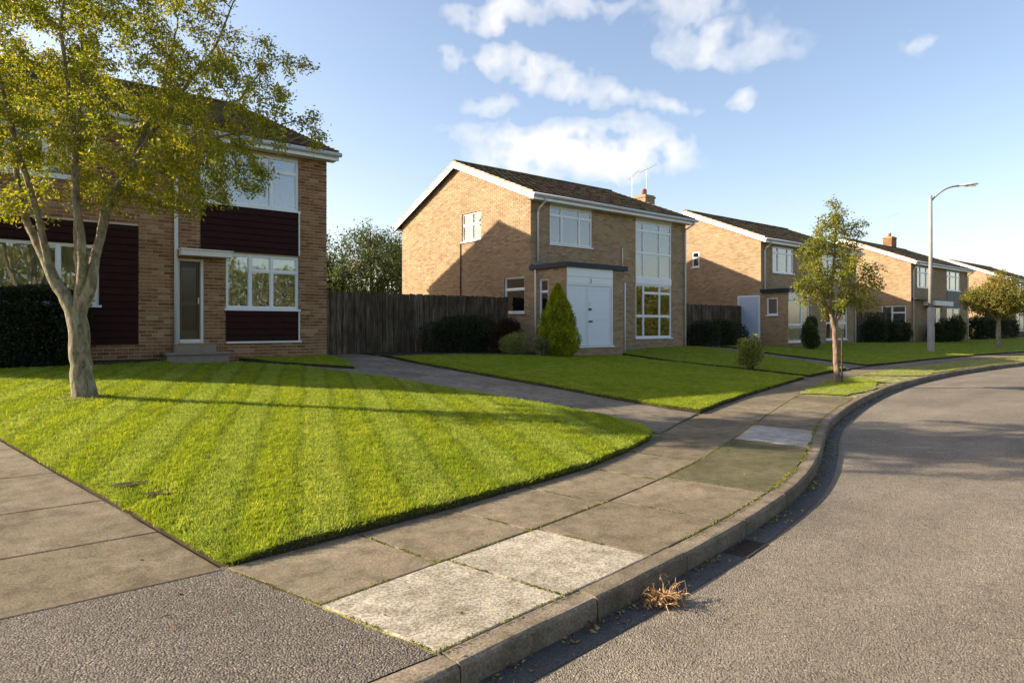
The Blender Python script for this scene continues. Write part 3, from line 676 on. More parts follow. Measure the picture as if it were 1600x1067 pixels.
def fringe(poly, n, up, seed, m):
    rg = np.random.default_rng(seed); P_ = []; A = []
    seg = [math.dist(poly[i], poly[i+1]) for i in range(len(poly)-1)]; cs = np.cumsum([0]+seg); tt = rg.uniform(0, cs[-1], n)
    for t in tt:
        i = min(int(np.searchsorted(cs, t))-1, len(seg)-1); i = max(i, 0); a, b_ = poly[i], poly[i+1]; f = (t-cs[i])/seg[i]
        x = a[0]+(b_[0]-a[0])*f; y = a[1]+(b_[1]-a[1])*f; ox_, oy_ = (b_[1]-a[1])/seg[i], -(b_[0]-a[0])/seg[i]
        hh = rg.uniform(.25, 1.0)*up; P_.append((x-ox_*rg.uniform(-.004, .02), y-oy_*rg.uniform(-.004, .02), gz(x, y)+hh)); A.append((ox_*.8+rg.normal()*.5, oy_*.8+rg.normal()*.5, rg.uniform(-.6, .6)))
    L_ = rg.uniform(.012, .03, n)
    return leaves_mesh('grass_fringe', np.array(P_), np.array(A), RNG.normal(size=(n, 3)), L_, np.full(n, .0035), m, None)
# worn bare soil: by the front lawn's edge and round the trunks
for cx, cy, rx, ry in ((1.05, 10.68, .42, .34), (.90, 5.78, .16, .06), (1.03, 5.42, .15, .055)):
    pts = [(cx+rx*math.cos(t)*random.uniform(.75, 1.1), cy+ry*math.sin(t)*random.uniform(.75, 1.1)) for t in np.linspace(0, 6.28, 15)[:-1]]
    sheet('bare_soil', pts, lambda x, y: gz(x, y)+.066+.012*noise.noise(Vector((x*9, y*9, 0))), M['soil'], step=.06)
# planting beds
sheet('flower_bed', [(8.2, 15.0), (10, 15.0), (12.5, 14.65), (13.74, 14.2), (13.74, 17.1), (8.2, 17.1)], lambda x, y: gz(x, y)+.02, M['soil'], step=.5)
sheet('flower_bed', [(-1.1, 14.85), (1.6, 14.85), (2.9, 15.27), (2.9, 15.75), (-1.1, 15.75)], lambda x, y: gz(x, y)+.08, M['soil'], step=.4)

FRINGES = [(list(L1[:9]), 15000, .055), ([L1[8+i] for i in range(9)], 7000, .055), ([(8.12, 13.6), (8.28, 11), (8.42, 9), (8.47, 7.3), (8.55, 6.6), (8.75, 6.12), (10, 6.55), (12.2, 7.23), (14.78, 7.95)], 12000, .055), ([(lx(y)+.02, y) for y in (9, 8.45, 6.5, 5.26, 3.95)], 6000, .03)]
# ------------------------------------------------------------------ brickwork helper
BW, BH, JT = .225, .075, .012
def courses(u0, u1, z0, z1, holes, top=None):
    """brick rectangles in stretcher bond, cut round the openings; top(z)->(ulo,uhi) clips a gable"""
    out = []; row = 0; z = z0
    while z + BH*.6 < z1:
        za, zb = z+JT/2, min(z+BH-JT/2, z1); lo, hi = u0, u1
        if top:
            lo, hi = top(zb); lo = max(lo, u0); hi = min(hi, u1)
        if hi-lo > .04:
            iv = [(lo, hi)]
            for (a, b_, c, d) in holes:
                if c < zb-.02 and d > za+.02:
                    nv = []
                    for (p, q) in iv:
                        if b_ <= p or a >= q: nv.append((p, q)); continue
                        if a-p > .03: nv.append((p, a))
                        if q-b_ > .03: nv.append((b_, q))
                    iv = nv
            off = 0 if row % 2 == 0 else BW/2
            for (p, q) in iv:
                i = math.floor((p-u0-off)/BW); 
                while True:
                    a = u0+off+i*BW; b_ = a+BW
                    if a >= q: break
                    aa, bb = max(a, p), min(b_, q)
                    aa2 = aa+JT/2 if aa > p+1e-6 else aa; bb2 = bb-JT/2 if bb < q-1e-6 else bb
                    if bb2-aa2 > .02: out.append((aa2, bb2, za, zb))
                    i += 1
        row += 1; z += BH
    return out
FULLBRICK = {}
def brickwork(parent, O, U, N, rects, m, single=0, key=lambda r: 0, proud=.007):
    """single: how many of the bricks (smallest key first) become objects of their own"""
    rects = sorted(rects, key=key)
    mb = MB(O, U, N)
    for i, (a, b_, c, d) in enumerate(rects[single:]):
        p = proud + random.uniform(-.002, .003); mb.box(a, b_, c, d, 0, p, back=False)
    if mb.v:
        o = mb.build('brickwork', m, parent); o['kind'] = 'stuff'
    for (a, b_, c, d) in rects[:single]:
        kk = (round(b_-a, 2), round(d-c, 3), tuple(N), tuple(U), m.name)
        if kk not in FULLBRICK:
            t = MB((0, 0, 0), U, N); w_ = (b_-a)/2; t.box(-w_, w_, -(d-c)/2, (d-c)/2, 0, proud, back=False)
            me = t.mesh('brick'); me.materials.append(m); FULLBRICK[kk] = me
        loc = Vector(O) + Vector(U)*((a+b_)/2) + Vector((0, 0, (c+d)/2)) + Vector(N)*random.uniform(-.002, .003)
        link('brick', FULLBRICK[kk], None, parent, loc)

def wall_sheet(name, O, U, N, u0, u1, z0, z1, holes, m, parent, gable=None):
    """flat wall with openings; uv in metres"""
    mb = MB(O, U, N); us = sorted(set([u0, u1]+[h[0] for h in holes]+[h[1] for h in holes])); zs = sorted(set([z0, z1]+[h[2] for h in holes]+[h[3] for h in holes]))
    us = [u for u in us if u0 <= u <= u1]; zs = [z for z in zs if z0 <= z <= z1]; uvs = []
    for a, b_ in zip(us, us[1:]):
        for c, d in zip(zs, zs[1:]):
            um, zm = (a+b_)/2, (c+d)/2
            if any(h[0] < um < h[1] and h[2] < zm < h[3] for h in holes): continue
            mb.quad([mb.P(a, c), mb.P(b_, c), mb.P(b_, d), mb.P(a, d)]); uvs += [(a, c), (b_, c), (b_, d), (a, d)]
    if gable:
        mb.quad([mb.P(*g) for g in gable]); uvs += list(gable)
    me = mb.mesh(name); ul = me.uv_layers.new(name='UVMap')
    for i, l_ in enumerate(me.loops): ul.data[i].uv = uvs[l_.vertex_index]
    return link(name, me, m, parent)

def window(parent, O, U, N, u0, u1, z0, z1, cols, rows, depth=.9, back=.055, fw=.045, sill=True, curtain=None, m='white', name='window', room=True):
    """cols: inner split positions; rows: for each column the z splits. frame with panes, sill, room behind, curtain"""
    mb = MB(O, U, N); d0, d1 = -back-.05, -back+.012
    e = [u0]+list(cols)+[u1]
    mb.box(u0, u0+fw, z0, z1, d0, d1); mb.box(u1-fw, u1, z0, z1, d0, d1)
    mb.box(u0+fw, u1-fw, z1-fw, z1, d0, d1-.003); mb.box(u0+fw, u1-fw, z0, z0+fw, d0, d1-.003)
    for c in cols: mb.box(c-fw*.6, c+fw*.6, z0+fw, z1-fw, d0, d1+.002)
    panes = []
    for i in range(len(e)-1):
        a = e[i]+(fw if i == 0 else fw*.6); b_ = e[i+1]-(fw if i == len(e)-2 else fw*.6)
        rs = [z0+fw]+list(rows[i])+[z1-fw]
        for r in rows[i]: mb.box(a, b_, r-fw*.55, r+fw*.55, d0, d1-.005)
        for j in range(len(rs)-1):
            c = rs[j]+(fw*.55 if j else 0); d = rs[j+1]-(fw*.55 if j < len(rs)-2 else 0)
            cf = .022   # casement bead
            for q in ((a, a+cf, c, d), (b_-cf, b_, c, d), (a+cf, b_-cf, c, c+cf), (a+cf, b_-cf, d-cf, d)): mb.box(*q, d0+.01, d1-.018)
            panes.append((a+cf, b_-cf, c+cf, d-cf))
    wn = mb.build(name, M[m], parent)
    for (a, b_, c, d) in panes:
        g = MB(O, U, N); g.box(a-.004, b_+.004, c-.004, d+.004, -back-.03, -back-.024); g.build('pane', M['glass'], wn)
    if sill:
        s_ = MB(O, U, N); s_.box(u0-.04, u1+.04, z0-.045, z0-.001, -back+.013, .05); s_.box(u0+.002, u1-.002, z0-.04, z0-.002, -back-.05, -back+.013); s_.build('sill', M[m], wn)
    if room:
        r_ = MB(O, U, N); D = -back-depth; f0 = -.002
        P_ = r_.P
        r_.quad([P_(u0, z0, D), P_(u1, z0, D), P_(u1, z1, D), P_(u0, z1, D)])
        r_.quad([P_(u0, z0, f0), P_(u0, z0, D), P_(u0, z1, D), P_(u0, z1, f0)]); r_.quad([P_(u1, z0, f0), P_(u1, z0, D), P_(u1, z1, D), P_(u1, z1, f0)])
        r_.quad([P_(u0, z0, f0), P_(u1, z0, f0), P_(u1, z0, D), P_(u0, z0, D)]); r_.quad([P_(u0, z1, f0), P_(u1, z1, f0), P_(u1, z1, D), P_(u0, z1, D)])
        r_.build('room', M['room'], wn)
    if curtain:
        for (a, b_) in curtain:
            c_ = MB(O, U, N); n = max(8, int((b_-a)/.025)); ph = random.uniform(0, 6)
            pts = [(a+(b_-a)*i/n, -back-.12+.018*math.sin(i*1.1+ph)+.01*math.sin(i*.37)) for i in range(n+1)]
            for (p, q) in zip(pts, pts[1:]): c_.quad([c_.P(p[0], z0+.03, p[1]), c_.P(q[0], z0+.03, q[1]), c_.P(q[0], z1-.02, q[1]), c_.P(p[0], z1-.02, p[1])])
            c_.build('curtain', M['curtain'], wn)
    return wn

def roof(root, W, yr, zr, ze, yb, zbk, over=.17, tiles='stuff', nsingle=0, front=-.32):
    """two slopes over a house W wide; ridge at (yr, zr); eaves tops at front/ze and yb/zbk"""
    th = .10; x0, x1 = -over, W+over
    mb = MB()
    A, B_, C_ = (front, ze), (yr, zr), (yb, zbk)
    for (p, q) in ((A, B_), (B_, C_)):
        n = len(mb.v)
        for x in (x0, x1):
            mb.v += [(x, p[0], p[1]-.03), (x, q[0], q[1]-.03), (x, q[0], q[1]-th-.02), (x, p[0], p[1]-th-.02)]
        mb.f += [(n, n+4, n+5, n+1), (n+3, n+2, n+6, n+7), (n, n+1, n+2, n+3), (n+4, n+7, n+6, n+5), (n, n+3, n+7, n+4), (n+1, n+5, n+6, n+2)]
    rf = mb.build('roof', M['tile'], root)
    # tiles, overlapping, with a raised tail and roll
    def rows(p, q, single):
        L_ = math.dist(p, q); g = .30; nr = int(L_/g)+1; tw = .305
        dy, dz = (q[0]-p[0])/L_, (q[1]-p[1])/L_; ny, nz = -dz*(1 if dy > 0 else -1), abs(dy)
        ncol = int((x1-x0)/tw); tw = (x1-x0)/ncol
        lst = []
        for r in range(nr):
            s_ = r*g; e_ = min(s_+g+.05, L_)
            for c in range(ncol): lst.append((x0+c*tw+(tw*.5 if r % 2 and c < ncol-1 else 0), s_, e_, r, c))
        tl = MB(); 
        def tile(T, ox, s_, e_, sag=0):
            n = len(T.v)
            for (ss, hh) in ((s_, .042+sag), (e_, .004+sag)):
                for (fx, fh) in ((0, .0), (.12, .007), (.26, .007), (.4, 0.0), (.97, 0.0)):
                    T.v.append((ox+fx*tw, p[0]+dy*ss+ny*(hh+fh), p[1]+dz*ss+nz*(hh+fh)))
            for i in range(4): T.f.append((n+i, n+i+1, n+i+6, n+i+5))
            b0 = len(T.v)
            for (fx, fh) in ((0, .0), (.12, .007), (.26, .007), (.4, 0.0), (.97, 0.0)):
                T.v.append((ox+fx*tw, p[0]+dy*s_+ny*.0, p[1]+dz*s_+nz*.0))
            for i in range(4): T.f.append((b0+i, b0+i+1, n+i+1, n+i))
        cnt = 0; shared = {}
        for (ox, s_, e_, r, c) in lst:
            if single and cnt < single:
                kk = (r,)
                if kk not in shared:
                    T = MB(); tile(T, 0, s_, e_); me = T.mesh('tile'); me.materials.append(M['tile']); shared[kk] = me
                link('tile', shared[kk], None, rf, (ox, 0, random.uniform(-.003, .004))); cnt += 1
            else: tile(tl, ox, s_, e_, random.uniform(-.003, .004))
        if tl.v:
            o = tl.build('tiles', M['tile'], rf); o['kind'] = 'stuff'
    rows(A, B_, nsingle); rows(C_, B_, 0)
    # ridge tiles
    x = x0; me = None
    while x < x1-.05:
        if me is None:
            T = MB(); k_ = 7
            for xx in (0, .44):
                for j in range(k_):
                    an = math.pi*j/(k_-1); T.v.append((xx, .13*math.cos(an), .085*math.sin(an)-.01))
            T.f += [(j, j+1, j+1+k_, j+k_) for j in range(k_-1)]; T.f.append(tuple(range(k_))); me = T.mesh('ridge_tile'); me.materials.append(M['tile'])
        link('ridge_tile', me, None, rf, (x, yr, zr+random.uniform(-.004, .004))); x += .45
    # barge boards and verge tiles
    for xx, sgn in ((x0, -1), (x1, 1)):
        for (p, q) in ((A, B_), (C_, B_)):
            n = 0; T = MB(); L_ = math.dist(p, q); dy, dz = (q[0]-p[0])/L_, (q[1]-p[1])/L_
            a0, a1 = (xx+sgn*.002, xx+sgn*.024)
            T.v += [(a, yy_, zz_) for a in (a0, a1) for (yy_, zz_) in ((p[0], p[1]-.035), (q[0], q[1]-.035), (q[0], q[1]-.235), (p[0]+ (0), p[1]-.235))]
            T.f += [(0, 1, 2, 3), (7, 6, 5, 4), (0, 4, 5, 1), (3, 2, 6, 7), (0, 3, 7, 4), (1, 5, 6, 2)]
            T.build('barge_board', M['white'], rf)
            nn = int(L_/.31)
            if sgn < 0 or True:
                for i in range(nn+1):
                    s_ = i*.31; e_ = min(s_+.33, L_)
                    if e_-s_ < .05: continue
                    T = MB(); h0, h1 = .045, .022; nz = abs(dy)
                    pts = [(s_, -.04), (e_, -.04), (e_, h1), (s_, h0)]
                    T.v += [(a, p[0]+dy*ss, p[1]+dz*ss+hh) for a in (xx-.012 if sgn > 0 else xx-.03, xx+.03 if sgn > 0 else xx+.012) for (ss, hh) in pts]
                    T.f += [(0, 1, 2, 3), (7, 6, 5, 4), (0, 4, 5, 1), (3, 2, 6, 7), (0, 3, 7, 4), (1, 5, 6, 2)]
                    T.build('verge_tile', M['verge_tile'], rf)
    # fascia, soffit, gutter
    for (y, z, sg) in ((front, ze, -1), (yb, zbk, 1)):
        T = MB(); T.box(x0-.01, x1+.01, z-.235, z-.055, -(y+sg*.002) if sg < 0 else -(y+.024), -(y-.024) if sg < 0 else -(y+.002)); T.build('fascia', M['white'], rf)
        yw = 0 if sg < 0 else yb-.32
        T = MB(); T.quad([(x0, y, z-.22), (x1, y, z-.22), (x1, yw, z-.22), (x0, yw, z-.22)]); T.build('soffit', M['white_old'], rf)
        T = MB(); T.tube([(x0-.05, y+sg*.085, z-.085), (x1+.05, y+sg*.085, z-.095)], .056, 10); T.build('gutter', M['gutter'], rf, True)
    return rf

def pipe(root, pts, rad=.034, m='white_old', name='downpipe'):
    T = MB(); T.tube(pts, rad, 8); return T.build(name, M[m], root, True)
def cladding(root, u0, u1, z0, z1, holes=(), m='clad', step=.15, y=0):
    c = MB(); c.box(u0, u1, z0, z1, .0, .008)
    if holes:
        c = MB()
        us = sorted({u0, u1, *[h[0] for h in holes], *[h[1] for h in holes]}); zs = sorted({z0, z1, *[h[2] for h in holes], *[h[3] for h in holes]})
        for a, b_ in zip(us, us[1:]):
            for p, q in zip(zs, zs[1:]):
                if not any(h[0] < (a+b_)/2 < h[1] and h[2] < (p+q)/2 < h[3] for h in holes): c.box(a, b_, p, q, 0, .008)
    cl = c.build('cladding', M[m], root)
    z = z0
    while z < z1-.03:
        zt = min(z+step, z1); iv = [(u0, u1)]
        for h in holes:
            if h[2] < zt-.04 and h[3] > z+.04:
                nv = []
                for (p, q) in iv:
                    if h[0]-p > .03: nv.append((p, min(h[0], q)))
                    if q-h[1] > .03: nv.append((max(h[1], p), q))
                iv = nv
        for (p, q) in iv:
            T = MB(); T.v += [(p, -.036, z), (q, -.036, z), (q, -.020, zt-.012), (p, -.020, zt-.012), (p, -.008, z), (q, -.008, z), (q, -.008, zt-.012), (p, -.008, zt-.012)]
            T.f += [(0, 1, 2, 3), (0, 4, 5, 1), (3, 2, 6, 7), (0, 3, 7, 4), (1, 5, 6, 2)]
            T.build('cladding_board', M[m], cl)
        z += step
    return cl

def shell(root, W, D, holes_f, holes_g, m, ze, yr, zr, zbk, tex=False, z0=-.25, porch=None):
    """front, left gable, right gable, rear walls; returns (front, gable)"""
    zt = ze-.14
    fr = wall_sheet('wall', (0, 0, 0), (1, 0, 0), (0, -1, 0), 0, W, z0, zt, holes_f, m, root)
    # gable outline under the roof
    zg = lambda y: (ze+(zr-ze)*(y+.32)/(yr+.32) if y < yr else zbk+(zr-zbk)*(D+.32-y)/(D+.32-yr)) - .13
    ztop = min(zg(0), zg(D))
    g = wall_sheet('wall', (0, 0, 0), (0, 1, 0), (-1, 0, 0), 0, D, z0, ztop, holes_g, m, root, gable=[(0, ztop), (D, ztop), (D, zg(D)), (yr, zg(yr)), (0, zg(0))])
    wall_sheet('wall', (W, 0, 0), (0, 1, 0), (1, 0, 0), 0, D, z0, ztop, [], m, root, gable=[(0, ztop), (D, ztop), (D, zg(D)), (yr, zg(yr)), (0, zg(0))])
    wall_sheet('wall', (0, D, 0), (1, 0, 0), (0, 1, 0), 0, W, z0, zbk-.14, [], m, root)
    return fr, g, zg

def shadow_wing(root, x0, x1, y0, y1, zr, ze, m):
    """rear wing added out of sight to cast a gable shadow: walls and a tiled roof"""
    yr = (y0+y1)/2; b = MB()
    n = 0; pts = [(x, y, z) for x in (x0, x1) for (y, z) in ((y0, -.2), (y1, -.2), (y1, ze-.1), (yr, zr-.1), (y0, ze-.1))]
    b.v = pts; b.f = [(0, 1, 2, 3, 4), (9, 8, 7, 6, 5), (0, 4, 9, 5), (1, 6, 7, 2)]
    me = b.mesh('shadow_wing_wall'); ul = me.uv_layers.new(name='UVMap')
    for l_ in me.loops:
        v = me.vertices[l_.vertex_index].co; ul.data[l_.index].uv = (v.y+v.x, v.z)
    link('shadow_wing_wall', me, m, root)
    r = MB(); pts = []
    for (p, q) in (((y0-.3, ze-.12), (yr, zr)), ((y1+.3, ze-.12), (yr, zr))):
        n = len(r.v)
        for x in (x0-.15, x1+.15): r.v += [(x, p[0], p[1]), (x, q[0], q[1]), (x, q[0], q[1]-.1), (x, p[0], p[1]-.1)]
        r.f += [(n, n+4, n+5, n+1), (n+3, n+2, n+6, n+7), (n, n+1, n+2, n+3), (n+4, n+7, n+6, n+5), (n, n+3, n+7, n+4)]
    r.build('shadow_wing_roof', M['tile'], root)

# ================================================================== HOUSE 1 (left, brown brick with dark boarding)
H1 = empty('brick_house', (-1.9, 15.8, .715), 'brown brick house with dark boarded panels, behind the big tree on the left', 'house', 'brick houses along the road')
ox = 1.9; X = lambda x: x+ox
W1 = X(6.75); D1 = 12.3; YR1, ZR1 = 8.1, 8.53; ZE1 = 5.15; ZB1 = 6.45
lw = (X(4.33), X(6.03), 1.19, 2.465); uw = (X(3.79), X(6.03), 3.60, 4.86); dw = (X(3.32), X(3.86), .42, 2.30)
lf = (X(-.75), X(1.85), 1.215, 2.45); uf = (X(-.5), X(1.45), 3.76, 4.9)
fr, g1, _ = shell(H1, W1, D1, [lw, uw, dw, lf, uf], [], M['mortar_dark'], ZE1, YR1, ZR1, ZB1)
cl_l = (X(-.95), X(2.56), .40, 2.91); cl_u = (X(3.79), X(6.03), 2.50, 3.60); cl_b = (X(4.33), X(6.03), .43, 1.19)
wh = [lw, uw, dw, lf, uf, cl_l, (X(3.79), X(6.03), 2.5, 3.6), cl_b]
rc = courses(0, W1, -.2, 5.0, wh)
brickwork(fr, (0, 0, 0), (1, 0, 0), (0, -1, 0), rc, M['brick_red'], 300, key=lambda r: 0 if (r[0] > X(6.03)-.01) else (1 + abs((r[0]+r[1])/2-X(4.4))*.3 + max(0, r[2]-.4)*2 if r[0] > X(2.5) else 9), proud=.008)
cladding(H1, *cl_l, holes=[lf]); cladding(H1, *cl_u); cladding(H1, *cl_b)
for (a, b_, c, d) in ((cl_u[1]-.012, cl_u[1]+.02, 2.5, 3.56), (cl_b[1]-.012, cl_b[1]+.02, .43, 1.14)):
    T = MB(); T.box(a, b_, c, d, .009, .045); T.build('corner_trim', M['white_old'], H1)
T = MB(); T.box(cl_b[0], cl_b[1]+.06, .385, .43, 0, .06); T.build('trim_board', M['white_old'], H1)
A_ = ((0, 0, 0), (1, 0, 0), (0, -1, 0))
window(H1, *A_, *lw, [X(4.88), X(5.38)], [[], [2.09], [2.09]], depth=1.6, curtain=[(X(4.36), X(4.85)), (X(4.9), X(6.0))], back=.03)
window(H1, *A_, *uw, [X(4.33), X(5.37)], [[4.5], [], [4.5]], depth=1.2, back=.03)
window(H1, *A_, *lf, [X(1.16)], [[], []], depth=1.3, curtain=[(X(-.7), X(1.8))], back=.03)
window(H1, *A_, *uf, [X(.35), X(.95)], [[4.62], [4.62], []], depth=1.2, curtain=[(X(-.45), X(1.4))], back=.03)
# front door, canopy, steps
T = MB(*A_); u0, u1, z0, z1 = dw; T.box(u0, u0+.05, z0, z1, -.2, -.04); T.box(u1-.06, u1, z0, z1, -.2, -.01); T.box(u0+.05, u1-.06, z1-.07, z1, -.2, -.043); T.box(u0+.05, u1-.06, z0, z0+.07, -.2, -.02)
dr_ = T.build('door_frame', M['white_old'], H1)
T = MB(*A_); T.box(u0+.05, u0+.11, z0+.07, z1-.07, -.17, -.12); T.box(u1-.12, u1-.06, z0+.07, z1-.07, -.17, -.12); T.box(u0+.11, u1-.12, z1-.20, z1-.07, -.17, -.123); T.box(u0+.11, u1-.12, z0+.07, z0+.27, -.17, -.123); T.box(u0+.11, u1-.12, z0+.82, z0+.90, -.17, -.123)
do = T.build('door', M['brown_door'], H1)
T = MB(*A_); T.box(u0+.11, u1-.12, z0+.27, z0+.82, -.15, -.144); T.build('pane', M['door_glass'], do)
T = MB(*A_); T.box(u0+.11, u1-.12, z0+.90, z1-.20, -.15, -.144); T.build('pane', M['door_glass'], do)
T = MB(*A_); T.box(u1-.105, u1-.075, z0+.86, z0+1.0, -.12, -.08); T.build('handle', M['chrome'], do)
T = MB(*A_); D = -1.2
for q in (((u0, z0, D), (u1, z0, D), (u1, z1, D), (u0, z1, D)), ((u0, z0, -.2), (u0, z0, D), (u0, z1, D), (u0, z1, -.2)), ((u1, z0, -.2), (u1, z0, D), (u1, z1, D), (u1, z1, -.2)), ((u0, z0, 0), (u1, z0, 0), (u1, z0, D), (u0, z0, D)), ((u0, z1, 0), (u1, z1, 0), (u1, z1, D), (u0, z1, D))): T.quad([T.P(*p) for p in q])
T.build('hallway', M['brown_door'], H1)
T = MB(*A_); T.box(X(3.33), X(4.38), 2.33, 2.45, .012, .34); T.box(X(3.31), X(4.40), 2.45, 2.475, .012, .37); T.build('door_canopy', M['white_old'], H1)
T = MB(*A_); T.box(X(2.98), X(4.30), .17, .215, 0.01, .52); T.box(X(3.02), X(4.26), -.2, .17, 0.01, .47); T.build('door_step', M['stone_step'], H1)
T = MB(*A_); T.box(X(3.2), X(4.05), .215, .37, 0.012, .28); T.build('upper_door_step', M['stone_step'], H1)
pipe(H1, [(X(3.28), -.36, 4.98), (X(3.28), -.30, 4.9), (X(3.28), -.075, 4.78), (X(3.28), -.07, 4.6), (X(3.28), -.07, .38)], .042, 'white')
roof(H1, W1, YR1, ZR1, ZE1, D1+.32, ZB1)

# ================================================================== HOUSE 2 (centre, buff brick)
H2 = empty('brick_house', (13.78, 16.05, .637), 'buff brick house with white double doors in a flat-roofed porch, centre of the row', 'house', 'brick houses along the road')
ox = -13.78
W2 = X(22.0); D2 = 8.35; YR2, ZR2 = 4.2, 6.98; ZE = 5.15
w_u = (X(14.61), X(16.60), 3.60, 4.86); w_t = (X(18.94), X(21.08), .42, 4.80)
g_lo = (.31, 1.38, 1.30, 2.51); g_up = (2.72, 3.91, 3.96, 4.99)
fr, g2, zg2 = shell(H2, W2, D2, [w_u, w_t], [g_lo, g_up], M['mortar'], ZE, YR2, ZR2, ZE)
PX1, PD = X(16.4), 1.65
rc = courses(0, W2, -.2, 5.0, [w_u, w_t, (0, PX1-.02, -.3, 2.62), (w_u[0], w_u[1], 4.86, 5.1), (w_t[0], w_t[1], 4.8, 5.1)])
brickwork(fr, *A_, rc, M['brick_buff'], 0)
G_ = ((0, 0, 0), (0, 1, 0), (-1, 0, 0))
def top2(z):
    s1 = (ZR2-ZE)/(YR2+.32); lo = (z+.13-ZE)/s1-.32; s2 = (ZR2-ZE)/(D2+.32-YR2); hi = D2+.32-(z+.13-ZE)/s2
    return max(0, lo), min(D2, hi)
rc = courses(0, D2, -.2, ZR2-.15, [g_lo, g_up], top2)
brickwork(g2, *G_, rc, M['brick_buff'], 300, key=lambda r: r[0]+max(0, 2-r[2])*3)
T = MB(*A_); T.box(w_u[0], w_u[1], 4.862, 4.99, 0, .02); T.box(w_t[0], w_t[1], 4.802, 4.99, 0, .02); T.build('soffit_panel', M['cream'], H2)
window(H2, *A_, *w_u, [X(15.16), X(16.0)], [[4.56], [4.56], [4.56]], back=.02, depth=1.3)
window(H2, *A_, w_t[0], w_t[1], 2.68, 4.80, [X(19.41), X(20.37)], [[3.62, 4.46], [3.62, 4.46], [3.62, 4.46]], back=.02, depth=1.3, sill=False)
window(H2, *A_, w_t[0], w_t[1], .42, 2.45, [X(19.41), X(20.37)], [[1.24], [1.24, 2.12], [1.24, 2.12]], back=.02, depth=1.3, curtain=[(X(18.99), X(21.0))])
T = MB(*A_); T.box(w_t[0], w_t[1], 2.452, 2.678, -.06, .012); T.build('window_band', M['white'], H2)
window(H2, *G_, *g_lo, [], [[2.09]], back=.04, depth=1., curtain=[(.35, 1.34)])
window(H2, *G_, *g_up, [3.3], [[4.56], [4.56]], back=.04, depth=1., curtain=[(2.75, 3.2)])
# porch
PO = ((0, -PD, 0), (1, 0, 0), (0, -1, 0)); PS = ((0, -PD, 0), (0, 1, 0), (-1, 0, 0))
dH = (.02, X(15.85), .24, 2.67); pw = (PD-.84, PD-.42, .9, 2.36)
pf = wall_sheet('porch_wall', *PO, 0, PX1, -.25, 2.67, [dH], M['mortar'], H2)
ps = wall_sheet('porch_wall', *PS, 0, PD, -.25, 2.67, [pw], M['mortar'], H2)
pr_ = wall_sheet('porch_wall', (PX1, -PD, 0), (0, 1, 0), (1, 0, 0), 0, PD, -.25, 2.67, [], M['mortar'], H2)
brickwork(pf, *PO, courses(0, PX1, -.2, 2.67, [dH]), M['brick_buff'])
brickwork(ps, *PS, courses(0, PD, -.2, 2.67, [pw]), M['brick_buff'])
brickwork(pr_, (PX1, -PD, 0), (0, 1, 0), (1, 0, 0), courses(0, PD, -.2, 2.67, []), M['brick_buff'])
window(H2, *PS, *pw, [], [[1.95]], back=.03, depth=.4, fw=.035)
T = MB(*PO); T.box(-.09, PX1+.10, 2.672, 2.80, -PD+.012, .10); T.box(-.07, PX1+.08, 2.80, 2.825, -PD+.012, .08); pfl = T.build('porch_roof', M['felt'], H2)
T = MB(); T.quad([(-.08, -.012, 2.93), (PX1+.1, -.012, 2.93), (PX1+.1, -.2, 2.827), (-.08, -.2, 2.827)]); T.build('flashing', M['lead'], H2)
# white doors: two leaves with shallow panels, boards above
T = MB(*PO); T.box(dH[0], dH[1], 2.395, 2.67, -.03, .022); T.build('upper_board', M['white'], H2)
T = MB(*PO); T.box(dH[0], dH[1], 2.18, 2.388, -.03, .018); tb = T.build('lower_board', M['white'], H2)
T = MB(*PO); T.box(dH[0], dH[0]+.04, .24, 2.175, -.05, .016); T.box(dH[1]-.05, dH[1], .24, 2.175, -.05, .016); T.box(dH[0]+.04, dH[1]-.05, 2.12, 2.175, -.05, .014); T.box(dH[0], dH[1]+.05, .19, .24, -.05, .05); T.build('door_frame', M['white'], H2)
mid = X(14.72)
for (a, b_) in ((dH[0]+.045, mid-.006), (mid+.006, dH[1]-.055)):
    T = MB(*PO); T.box(a, b_, .25, 2.11, -.045, -.012)
    for (p, q, r, s_) in ((a, b_, 2.0, 2.11), (a, b_, .25, .38), (a, b_, 1.06, 1.09)): T.box(p, q, r, s_, -.0115, -.004)
    for (p, q) in ((a, a+.07), (b_-.07, b_)):
        T.box(p, q, .385, 1.055, -.0115, -.0045); T.box(p, q, 1.095, 1.995, -.0115, -.0045)
    dl_ = T.build('door', M['door'], H2)
    if a > mid:
        T = MB(*PO); T.box(a+.03, a+.20, .98, 1.03, -.004, .012); T.build('letter_plate', M['black'], dl_)
        T = MB(*PO); T.box(a+.03, a+.13, 1.36, 1.42, -.004, .035); T.build('handle', M['black'], dl_)
        T = MB(*PO); T.box(a+.04, a+.12, 1.52, 1.535, -.004, .012); T.box(a+.04, a+.12, 1.57, 1.585, -.004, .012); T.build('knocker', M['chrome'], dl_)
fc = bpy.data.curves.new('house_number', 'FONT'); fc.body = '3'; fc.size = .19; fc.extrude = .004; fc.align_x = 'CENTER'
tmp = bpy.data.objects.new('house_number', fc); COL.objects.link(tmp); bpy.context.view_layer.update()
nme = bpy.data.meshes.new_from_object(tmp.evaluated_get(bpy.context.evaluated_depsgraph_get())); bpy.data.objects.remove(tmp)
fo = bpy.data.objects.new('house_number', nme); COL.objects.link(fo); fo.parent = H2; fo.location = (X(14.83), -PD-.022, 2.215); fo.rotation_euler = (R(90), 0, 0); nme.materials.clear(); nme.materials.append(M['black'])
